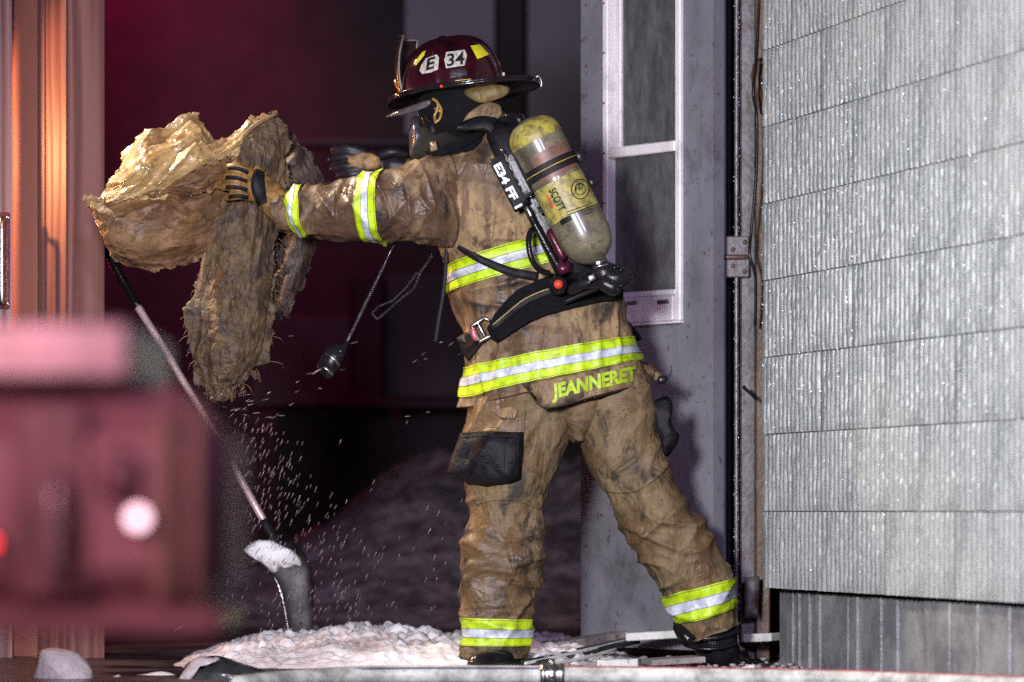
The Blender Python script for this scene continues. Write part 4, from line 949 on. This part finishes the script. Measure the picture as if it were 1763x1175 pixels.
cd2 = MB(); pts = [(718, 470), (700, 495), (676, 518), (652, 528), (640, 540), (650, 550), (664, 538), (690, 515), (712, 498), (724, 470), (745, 440)]
for i in range(len(pts)-1): cd2.add(*coil(W(*pts[i], 9.12), W(*pts[i+1], 9.12), .0034, .0016, 8))
tag(cd2.build('coiled_cord', simple('matt black cord', (.022, .018, .024), .3, var=.2)), 'slack loop of black coiled cord hanging at the coat front', 'cord')

# ------------------------------------------------------------------ carpet being thrown
def carpmat(name, a, b_, c_, gloss):
    m, nt, b = newmat(name)
    c = mix(nt, ramp(nt, nz(nt, 9, 6, .65, (1, 1, 1.6), dist=1.0), [(.38, 0.0), (.62, 1.0)]), a, b_)
    c = mix(nt, ramp(nt, nz(nt, 24, 5, .7), [(.52, 0.0), (.68, .8)]), c, c_)
    nt.links.new(c, b.inputs['Base Color']); nt.links.new(ramp(nt, nz(nt, 14, 4), [(.4, gloss), (.6, .75)]), b.inputs['Roughness'])
    k = 1 if gloss > .13 else .35
    if k < 1: b.inputs['Coat Weight'].default_value = .8; b.inputs['Coat Roughness'].default_value = .16
    p = bump(nt, b, nz(nt, 160, 4, .7), .45*k, .005); bump(nt, b, nz(nt, 26, 4, .6, (1, 1, 1.5), dist=.6), .25*k, .015, p); return m
M['carpet'] = carpmat('soaked tan carpet', (.085, .040, .018), (.185, .098, .040), (.038, .019, .012), .42)
M['carpet_top'] = carpmat('wet golden carpet underside', (.26, .145, .055), (.44, .30, .13), (.12, .06, .025), .12)
M['carpet_dark'] = carpmat('muddy carpet', (.038, .021, .014), (.105, .066, .028), (.015, .009, .008), .6)
M['carpet_back'] = carpmat('dark carpet backing', (.030, .016, .013), (.055, .028, .022), (.015, .009, .009), .5)
cp = empty('carpet', W(260, 360, 9.0), 'crumpled soaked tan carpet flying out towards the wooden post', 'carpet')
def sheet(rows, nu, nv, fold, thick=.004, rag=5.0, seed=0):
    """thin crumpled sheet: rows of control points (px, py, Y); fold(u, v) pushes it towards the camera"""
    G = [[W(*q) for q in r] for r in rows]; nr = len(G)-1; nc = len(G[0])-1
    F_ = []; B_ = []
    for j in range(nv+1):
        v = j/nv; line = []
        for i in range(nu+1):
            u = i/nu; c = cr([cr(r, u*nc) for r in G], v*nr)
            e = min(u, 1-u, v, 1-v); q = Vector((u*9+seed, v*9, seed*1.7))
            k = max(0, 1-e/.12)
            c = c+Vector((fbm(q*1.9, 3), 0, fbm(q*1.9+Vector((7, 7, 7)), 3)))*(rag/650)*(.4+k*1.3)
            c.y -= fold(u, v, c)
            line.append(c)
        F_.append(line)
    m = nu+1; vs = [c for l in F_ for c in l]; nf = len(vs)
    vs += [c+Vector((0, thick, 0)) for c in vs[:nf]]
    fs = []
    for j in range(nv):
        for i in range(nu):
            q = (j*m+i, j*m+i+1, (j+1)*m+i+1, (j+1)*m+i); fs.append(q); fs.append(tuple(nf+x for x in reversed(q)))
    rim = [i for i in range(m)]+[j*m+nu for j in range(1, nv+1)]+[nv*m+i for i in range(nu-1, -1, -1)]+[j*m for j in range(nv-1, 0, -1)]
    for q in range(len(rim)):
        a1, b1 = rim[q], rim[(q+1) % len(rim)]; fs.append((a1, nf+a1, nf+b1, b1))
    return vs, fs
def crumple(dx, dz, fr, amp, seed=0, fuzz=0.0, sharp=2):
    """folds running along direction (dx, dz) at fr folds a metre"""
    L_ = math.hypot(dx, dz); dx /= L_; dz /= L_
    fine = .13 if sharp == 2 else .05
    def g(u, v, c):
        wv = Vector((fbm(c*5+Vector((seed, 0, 0)), 2), 0, fbm(c*5+Vector((0, seed, 3)), 2)))*.05
        q = c+wv; al = q.x*dx+q.z*dz; ac = -q.x*dz+q.z*dx
        d = amp*((1-abs(noise.noise(Vector((ac*fr, al*fr*.22, seed))))*2.4)+.55*(1-abs(noise.noise(Vector((ac*fr*2.3, al*fr*.7, seed+4))))*2.4)+fine*(1-abs(noise.noise(Vector((ac*fr*4.6, al*fr*1.6, seed+8))))*2.4)+.05*noise.noise(Vector((ac*fr*11, al*fr*8, seed))))
        return d+fuzz*(fbm(c*60, 3)+.7*noise.noise(c*170))
    return g
low = [[(146, 341, 8.99), (185, 347, 8.97), (240, 341, 8.96), (300, 330, 8.97), (345, 312, 8.99), (385, 290, 9.02)],
       [(152, 352, 8.98), (182, 378, 8.93), (236, 384, 8.90), (296, 378, 8.90), (345, 362, 8.94), (390, 345, 9.01)],
       [(163, 372, 8.99), (188, 418, 8.94), (238, 428, 8.91), (294, 426, 8.91), (345, 410, 8.95), (385, 390, 9.01)],
       [(178, 400, 9.02), (200, 446, 9.00), (242, 463, 8.99), (290, 465, 8.98), (335, 450, 8.99), (374, 425, 9.03)]]
mb = MB(); mb.add(*sheet(low, 190, 110, crumple(1, .12, 8, .020, 1, .0010), .006, 5, 1)); mb.build('lower_fold', M['carpet'], cp)
upp = [[(188, 330, 9.06), (208, 288, 9.05), (244, 236, 9.05), (296, 224, 9.05), (334, 196, 9.06), (366, 240, 9.07), (402, 232, 9.08), (440, 203, 9.09), (474, 197, 9.10)],
       [(184, 340, 9.01), (212, 312, 8.98), (246, 270, 8.97), (296, 258, 8.96), (338, 240, 8.97), (370, 262, 9.0), (404, 250, 9.02), (440, 225, 9.05), (474, 215, 9.08)],
       [(184, 346, 8.98), (214, 334, 8.94), (248, 306, 8.93), (296, 296, 8.93), (340, 282, 8.94), (372, 286, 8.98), (406, 268, 9.01), (440, 245, 9.04), (474, 230, 9.08)],
       [(186, 352, 9.0), (216, 350, 8.98), (250, 343, 8.97), (298, 336, 8.97), (342, 322, 8.98), (374, 308, 9.0), (408, 290, 9.03), (440, 268, 9.06), (474, 246, 9.09)]]
mb = MB(); mb.add(*sheet(upp, 230, 120, crumple(1, .75, 9, .034, 3, .0, 1), .004, 9, 3)); mb.build('upper_fold', M['carpet_top'], cp)
mid = [[(270, 318, 8.95), (320, 300, 8.93), (360, 285, 8.94), (395, 270, 8.97)], [(262, 336, 8.93), (315, 320, 8.91), (360, 305, 8.92), (398, 295, 8.96)], [(272, 350, 8.95), (320, 340, 8.93), (362, 328, 8.94), (395, 315, 8.97)]]
mb = MB(); mb.add(*sheet(mid, 90, 50, crumple(1, .35, 16, .014, 9, .001), .004, 7, 9)); mb.build('turned_edge', M['carpet'], cp)
rp = []
for k in range(44):
    t = k/43; x = 148+235*t; y = 345-4*math.sin(t*3)-50*max(0, t-.5)+3*noise.noise(Vector((k*.5, 0, 0))); rp.append(W(x, y, 8.955+.05*abs(t-.45)+.006*noise.noise(Vector((k*.6, 3, 0)))))
mb = MB(); mb.add(*tube(rp, [.0055+.004*noise.noise(Vector((k*.7, 5, 0))) for k in range(44)], 8, 1)); mb.build('torn_edge', M['carpet_top'], cp)
hs = empty('carpet_strip', W(410, 450, 9.02), 'long muddy strip of carpet hanging from the gloved fist', 'carpet')
sp_ = [[(418, 236, 9.05), (436, 222, 9.03), (456, 208, 9.03), (476, 197, 9.05)], [(386, 268, 9.03), (424, 258, 9.0), (462, 244, 9.01), (492, 232, 9.06)], [(366, 315, 9.02), (410, 310, 8.99), (455, 302, 9.0), (498, 290, 9.07)],
       [(358, 380, 9.0), (400, 376, 8.975), (442, 370, 8.98), (484, 362, 9.05)], [(350, 450, 9.0), (392, 448, 8.965), (434, 450, 8.97), (474, 450, 9.03)], [(340, 505, 9.0), (388, 502, 8.955), (432, 504, 8.96), (475, 502, 9.03)],
       [(329, 555, 9.0), (380, 556, 8.945), (430, 557, 8.95), (473, 556, 9.03)], [(332, 612, 9.01), (376, 614, 8.96), (420, 614, 8.96), (462, 612, 9.03)], [(346, 650, 9.02), (374, 655, 8.985), (402, 652, 8.985), (430, 646, 9.03)], [(370, 684, 9.03), (378, 686, 9.02), (388, 684, 9.02), (396, 678, 9.03)]]
mb = MB(); mb.add(*sheet(sp_, 120, 240, crumple(.25, 1, 8, .024, 5, .004), .012, 11, 5)); mb.build('strip', M['carpet_dark'], hs)
eg = [(474, 198), (440, 215), (412, 244), (388, 280), (370, 325), (361, 374), (356, 420), (350, 452), (347, 485), (338, 520), (331, 550)]
mb = MB(); mb.add(*tube([W(x+3*noise.noise(Vector((i*1.3, 2, 2))), y, 8.985) for i, (x, y) in enumerate(eg)], [.004, .007, .005, .008, .006, .007, .009, .005, .007, .009, .003], 8, 6)); mb.build('torn_edge', M['carpet'], hs)
fb = MB()
for k in range(150):
    side = R.random()
    if side < .45: t = R.random(); x = cr([386, 362, 352, 340, 329, 334, 350], t*6); y = cr([268, 340, 430, 505, 555, 615, 655], t*6)
    elif side < .75: t = R.random(); x = cr([498, 486, 476, 475, 470, 458, 428], t*6); y = cr([292, 360, 440, 505, 556, 615, 648], t*6)
    else: x = R.uniform(345, 432); y = R.uniform(640, 682)
    c = W(x, y, 9.01+R.uniform(-.03, .02)); dx = R.gauss(0, .012)+(-.006 if side < .45 else .006); L_ = R.uniform(.010, .034)
    fb.add(*tube([c, c+Vector((dx, R.gauss(0, .005), -L_*.4)), c+Vector((dx*1.4, R.gauss(0, .008), -L_))], [.0012, .0010, .0006], 4, 2))
tag(fb.build('fibres', M['carpet'], hs), kind='stuff')
rd = [[(468, 212, 9.16), (485, 220, 9.15), (500, 232, 9.16)], [(470, 295, 9.17), (515, 290, 9.14), (553, 306, 9.18)], [(470, 380, 9.18), (515, 385, 9.15), (556, 392, 9.2)], [(470, 470, 9.18), (500, 474, 9.16), (528, 474, 9.2)], [(470, 542, 9.19), (480, 545, 9.18), (492, 545, 9.2)]]
mb = MB(); mb.add(*sheet(rd, 60, 120, crumple(.2, 1, 9, .014, 7, .001), .005, 8, 7)); mb.build('rear_drape', M['carpet_back'], hs)

# ------------------------------------------------------------------ shovel
sh = empty('shovel', W(505, 1090, 9.6), 'dark bladed snow shovel with a pinkish shaft standing tilted in the snow pile', 'shovel')
mb = MB(); mb.add(*tube([W(232, 520, 9.75), W(335, 690, 9.72), W(466, 918, 9.66)], .0105, 14, 3)); mb.build('shaft', simple('scuffed pale shaft paint', (.55, .37, .39), .25, .1, var=.15), sh)
mb = MB(); mb.add(*tube([W(186, 434, 9.77), W(200, 462, 9.765), W(218, 495, 9.76), W(236, 527, 9.75)], [.014, .015, .014, .0135], 14, 4)); mb.add(*ico(W(190, 440, 9.77), .02, 2, (1, 1, .8))); mb.build('grip', M['rubber'], sh)
mb = MB(); mb.add(*tube([W(455, 900, 9.665), W(472, 930, 9.655), W(488, 950, 9.645)], [.015, .018, .022], 12, 4)); mb.build('socket', M['plastic'], sh)
bl = Loft([(418, 944, 480, 926, 9.68, .010), (434, 964, 510, 938, 9.64, .018), (464, 988, 530, 962, 9.61, .020), (482, 1022, 540, 1004, 9.60, .020), (491, 1062, 542, 1054, 9.60, .016), (497, 1096, 538, 1100, 9.60, .010)], lambda p, t, a: .003*fbm(p*14, 2))
mb = MB(); mb.add(*bl.mesh(60, 40)); blade = mb.build('blade', simple('scuffed dark blade', (.024, .016, .020), .5, var=.5, scale=24, bmp=.2), sh)
mb = MB(); mb.add(*tube([W(422, 948, 9.645), W(446, 966, 9.62), W(470, 990, 9.60), W(484, 1022, 9.59), (W(492, 1060, 9.59)), W(498, 1092, 9.59)], .0035, 8, 4)); mb.build('blade_edge', M['steel'], sh)
mb = MB(); mb.add(*pillow(smooth_outline([(418, 944), (438, 932), (468, 932), (496, 944), (516, 960), (527, 978), (512, 976), (500, 988), (488, 978), (474, 990), (452, 972), (432, 960)], 4), 9.60, .022, .012, 6, 2, lambda v: Vector((0, -1, .6))*.010*fbm(v*24, 3))); tag(mb.build('snow_cap', M['snow'], sh), 'clump of snow stuck on the blade')

# ------------------------------------------------------------------ things on the ground
# hoses with a coupling
def hosemat(name, col):
    m, nt, b = newmat(name); c = mix(nt, ramp(nt, nz(nt, 14, 6, .72), [(.40, 0.0), (.62, 1.0)]), tuple(x*.42 for x in col), col)
    nt.links.new(c, b.inputs['Base Color']); b.inputs['Roughness'].default_value = .5
    tc = nt.nodes.new('ShaderNodeTexCoord'); wv = nt.nodes.new('ShaderNodeTexWave'); wv.inputs['Scale'].default_value = 160; nt.links.new(tc.outputs['Object'], wv.inputs[0]); bump(nt, b, wv.outputs['Fac'], .25, .003); return m
M['hose'] = hosemat('dirty white hose jacket', (.46, .45, .43))
def hose(label, pts, r, stripe_m, stripe_up, nm):
    h = empty('fire_hose', pts[len(pts)//2], label, 'fire hose', 'fire hoses lying across the foreground')
    mb = MB(); mb.add(*tube(pts, r, 24, 8)); mb.build('hose_jacket', M['hose'], h)
    a = stripe_up; d = Vector((0, -math.cos(a), math.sin(a)))
    sp = []; n = (len(pts)-1)*10
    vs = []; fs = []
    for k in range(n+1):
        p = cr([Vector(q) for q in pts], k*(len(pts)-1)/n)
        for da in (-.12, -.04, .04, .12):
            vs.append(p+Vector((0, -math.cos(a+da), math.sin(a+da)))*(r+.0012))
    for k in range(n):
        for j in range(3): fs.append((k*4+j, k*4+j+1, (k+1)*4+j+1, (k+1)*4+j))
    mb = MB(); mb.add(vs, fs); mb.build('stripe', stripe_m, h); return h
rh = .022
def hz(x, y, Y): p = W(x, y, Y); p.z = max(p.z, rh*.98); return p
M['blue'] = simple('blue stripe', (.035, .03, .14), .6, var=.3); M['redst'] = simple('red stripe', (.36, .03, .06), .6, var=.3)
h1 = hose('dirty white fire hose with a blue stripe curving in from the bottom edge', [hz(410, 1230, 7.55), hz(490, 1190, 7.80), hz(580, 1172, 7.98), hz(700, 1168, 8.05), hz(820, 1167, 8.06), hz(938, 1167, 8.05)], rh, M['blue'], .80, 0)
h2 = hose('dirty white fire hose with a red stripe running right from the coupling', [hz(968, 1167, 8.05), hz(1080, 1170, 8.02), hz(1200, 1173, 7.98), hz(1330, 1178, 7.92), hz(1480, 1190, 7.82), hz(1700, 1230, 7.6), hz(1900, 1270, 7.4)], rh, M['redst'], 1.15, 0)
mb = MB(); c_ = [hz(q, 1167, 8.05) for q in (930, 936, 940, 950, 960, 966, 972)]; mb.add(*tube(c_, [rh+.002, rh+.006, rh+.003, rh+.007, rh+.003, rh+.006, rh+.002], 24, 2, False))
for k in range(6):
    a = k*math.pi/3; p = (c_[3])+Vector((0, -math.cos(a), math.sin(a)))*(rh+.012); mb.add(*ico(p, .007, 1, (1.4, 1, 1)))
mb.build('coupling', M['steel'], h1)
# fallen trim and boards by the threshold
def plank(name, a, b_, wdt, th, m, label, cat='debris', grp=None):
    A, B = Vector(a), Vector(b_); d = (B-A); s = d.cross(Vector((0, 0, 1))).normalized()*wdt; u = s.cross(d).normalized()*th; u = u if u.z > 0 else -u
    mb = MB(); mb.add(*obox(A-s/2, d, s, u, .002)); o = mb.build(name, m, None, False); return tag(o, label, cat, grp)
M['debris_wood'] = paintmat('splintered pale board', (.19, .165, .16), (.28, .25, .24), (.06, .04, .03), .52)
M['debris_white'] = paintmat('dirty white trim', (.42, .42, .40), (.54, .54, .52), (.10, .09, .08), .58)
M['debris_green'] = simple('dark green metal', (.035, .05, .045), .35, .3, var=.3)
plank('trim_board', W(770, 1148, 8.95), W(1150, 1088, 9.62), .06, .022, M['debris_wood'], 'long splintered board slanting from under the left boot to the door foot', 'board')
plank('metal_channel', W(912, 1148, 8.86), W(1090, 1108, 9.3), .05, .016, M['debris_green'], 'dark green metal channel lying between the two boots', 'channel')
mb = MB(); mb.add(*tube([W(905, 1143, 8.82), W(990, 1124, 9.0), W(1078, 1104, 9.25), W(1098, 1098, 9.3)], .005, 6, 3)); mb.add(*tube([W(935, 1148, 8.80), W(1010, 1132, 8.95), W(1060, 1118, 9.1)], .004, 6, 3)); tag(mb.build('bent_trim', M['debris_white']), 'thin bent white metal trim edging the green channel', 'trim')
plank('trim_board', W(1080, 1104, 9.25), W(1180, 1098, 9.22), .05, .022, M['debris_white'], 'short white trim board beside the right boot', 'board')
plank('trim_board', W(1031, 1152, 8.72), W(1102, 1150, 8.70), .06, .024, M['debris_white'], 'broken white trim piece just behind the hose coupling', 'board')
plank('trim_board', W(1112, 1146, 8.80), W(1205, 1140, 8.84), .10, .016, M['debris_wood'], 'flat grey splinter of board in front of the right boot', 'board')
plank('trim_board', W(1288, 1106, 9.2), W(1336, 1104, 9.15), .05, .022, M['debris_white'], 'pale board end against the foot of the block wall', 'board')
plank('threshold', W(1000, 1096, 9.75), W(1330, 1090, 9.75), .10, .03, M['rust'], 'dark worn threshold under the open door', 'threshold')
mb = MB()
for k in range(260):
    x = R.uniform(930, 1420); Y = R.uniform(8.55, 9.4); p = W(x, 1150, Y); p.z = R.uniform(.002, .010); mb.add(*ico(p, R.uniform(.004, .013), 1, (1, R.uniform(.6, 1.4), .5), .5, k))
tag(mb.build('rubble', M['debris_wood']), 'crumbs of plaster and splinters on the dark threshold', None, None, 'stuff')
for i, (x, y, Y, r, lb) in enumerate(((1290, 1152, 8.55, .016, 'small white ice lump by the foot of the wall behind the red striped hose'), (1252, 1160, 8.5, .012, 'tiny ice chip left of the larger ice lump by the wall'))):
    p = W(x, y, Y); p.z = r*.6; mb = MB(); mb.add(*ico(p, r, 2, (1.3, 1, .8), .5, i)); tag(mb.build('ice_lump', M['snow'], None, False), lb, 'ice')
# snow chunks lower left
def chunk(name, outline, Y, d, m, label, cat, k=.012, fr=14):
    mb = MB(); mb.add(*pillow(smooth_outline(outline, 6), Y, d, d, 9, 2.1, lambda v: Vector((noise.noise(v*fr), -abs(fbm(v*fr, 3)), noise.noise(v*fr+Vector((9, 0, 0)))))*k)); return tag(mb.build(name, m), label, cat)
M['grime'] = snowmat('grimy snow', (.40, .34, .36), (.14, .11, .12), .55)
chunk('snow_chunk', [(58, 1190), (60, 1140), (70, 1122), (95, 1115), (128, 1122), (146, 1140), (158, 1165), (160, 1195), (110, 1215)], 8.35, .06, M['grime'], 'rounded chunk of grimy snow at the lower left corner', 'snow')
chunk('snow_chunk', [(170, 1190), (176, 1168), (192, 1164), (206, 1162), (214, 1176), (212, 1196)], 8.4, .025, M['grime'], 'small snow lump right of the rounded chunk', 'snow')
chunk('snow_drift', [(200, 1195), (225, 1166), (262, 1160), (300, 1160), (330, 1175), (330, 1200)], 8.5, .06, M['snow'], 'flat little snow drift left of the dark icy boulder', 'snow')
rk = chunk('boulder', [(300, 1200), (306, 1170), (318, 1152), (330, 1138), (350, 1133), (382, 1133), (420, 1142), (462, 1158), (492, 1176), (505, 1200), (400, 1225)], 8.35, .08, simple('dark wet stone', (.045, .045, .052), .25, var=.5, scale=14, bmp=.4), 'dark wet boulder with an icy rim near the bottom edge', 'rock')
mb = MB(); mb.add(*pillow(smooth_outline([(306, 1172), (322, 1148), (336, 1133), (366, 1131), (378, 1137), (356, 1143), (342, 1152), (330, 1172), (316, 1182)], 4), 8.30, .03, .05, 6, 2, lambda v: Vector((1, -1, 1))*.008*fbm(v*40, 3))); tag(mb.build('ice_rim', M['grime'], rk), 'icy rim')
mb = MB(); mb.add(*pillow(smooth_outline([(486, 1160), (498, 1158), (516, 1168), (524, 1182), (505, 1186), (494, 1176)], 4), 8.30, .015, .03, 5, 2, lambda v: Vector((1, -1, 1))*.004*fbm(v*40, 3))); mb.build('ice_rim', M['grime'], rk)
# wet flecks shaken off the carpet: nobody could count them
mb = MB()
for k in range(460):
    t = R.random()**.8; y = 660+430*t; cx_ = 400+ (640-400)*t*.75; x = R.gauss(cx_, 14+75*t)
    if R.random() < .12: x = R.uniform(440, 800); y = R.uniform(560, 1060)
    if R.random() < .05: x = R.uniform(340, 520); y = R.uniform(520, 700)
    Y = R.uniform(8.9, 9.6); L_ = R.uniform(.004, .0095); dv = Vector((R.uniform(.25, .5), 0, R.uniform(.7, 1))).normalized() if y > 720 else Vector((R.uniform(.5, 1), 0, R.uniform(-.1, .6))).normalized()
    c = W(x, y, Y); mb.add(*tube([c-dv*L_, c, c+dv*L_], [R.uniform(.0008, .0016)]*3, 5, 1))
for (x, y) in ((357, 949), (308, 1082), (545, 640)): c = W(x, y, 8.7); mb.add(*tube([c-Vector((.010, 0, .006)), c+Vector((.010, 0, .006))], .003, 6, 1))
tag(mb.build('falling_flecks', simple('wet pale flecks', (.11, .075, .08), .3, var=.1, bmp=0)), 'spray of pale flecks falling below the thrown carpet', None, None, 'stuff')

# ------------------------------------------------------------------ fire truck corner close to the camera
ft = empty('fire_truck', (-.8, 4.0, 0), 'strongly blurred red fire truck bumper with glowing lamps at the lower left', 'fire truck')
YV = 3.6
def vbox(name, x0, y0, x1, y1, Y, d, m, parent=None, bev=.008):
    a = W(x0, y1, Y); b_ = W(x1, y0, Y); mb = MB(); mb.add(*obox(Vector((a.x, Y, a.z)), Vector((b_.x-a.x, 0, 0)), Vector((0, d, 0)), Vector((0, 0, b_.z-a.z)), bev)); return mb.build(name, m, parent or ft, False)
M['truck_red'] = simple('red truck paint', (.30, .145, .165), .4, var=.25, scale=6, bmp=.02, coat=.5)
M['truck_dark'] = simple('dark grille recess', (.20, .085, .10), .4, var=.4, scale=8)
M['chrome'] = simple('scratched tread plate', (.42, .33, .34), .35, .5, var=.2, scale=12)
M['gold'] = simple('tan reflection streak', (.30, .19, .14), .4, var=.25, scale=10)  # tan colour stands in for reflected streaks on the bumper
vbox('bumper_body', -1700, 662, 390, 1080, YV, .30, M['truck_red'], None, .06)
vbox('tread_plate', -1700, 552, 222, 655, YV-.012, .45, M['chrome'], None, .006)
vbox('bumper_skirt', -1700, 1046, 384, 1096, YV+.012, .26, M['truck_red'], None, .01)
for i, (x0, x1, m) in enumerate(((20, 150, 'truck_dark'), (262, 300, 'gold'), (322, 346, 'gold'))): vbox('streak_panel', x0, 690+(i % 2)*20, x1, 1036, YV-.006, .02, M[m], None, .006)
mb = MB(); mb.add(*tube([W(98, 1000, YV-.02), W(96, 970, YV-.035), W(96, 850, YV-.035), W(98, 820, YV-.02)], .008, 10, 4)); mb.build('glow_bar', M['chrome'], ft)  # added bar that stands in for a pale vertical glow
mb = MB(); mb.add(*pillow(smooth_outline([(170, 800), (210, 770), (240, 800), (238, 850), (205, 868), (172, 845)], 4), YV-.01, .012, .03, 5, 3)); mb.build('dark_lens', M['truck_dark'], ft)
def mlamp(name, x, y, r, m, Y=YV-.02):
    p = W(x, y, Y); mb = MB(); mb.add(*tube([p+Vector((0, .02, 0)), p+Vector((0, -.004, 0))], [r*1.3, r*1.2], 16, 1, False)); h = mb.build('lamp_housing', M['truck_dark'], ft)
    mb = MB(); mb.add(*ico(p+Vector((0, -.016, 0)), r, 2, (1, .9, 1))); mb.build(name, m, h)
mlamp('lamp_lens', 240, 892, .0095, glow('white lamp', (1.0, .66, .76), 4.2)); mlamp('lamp_lens', -14, 935, .006, glow('red lamp', (1, .03, .04), 5))
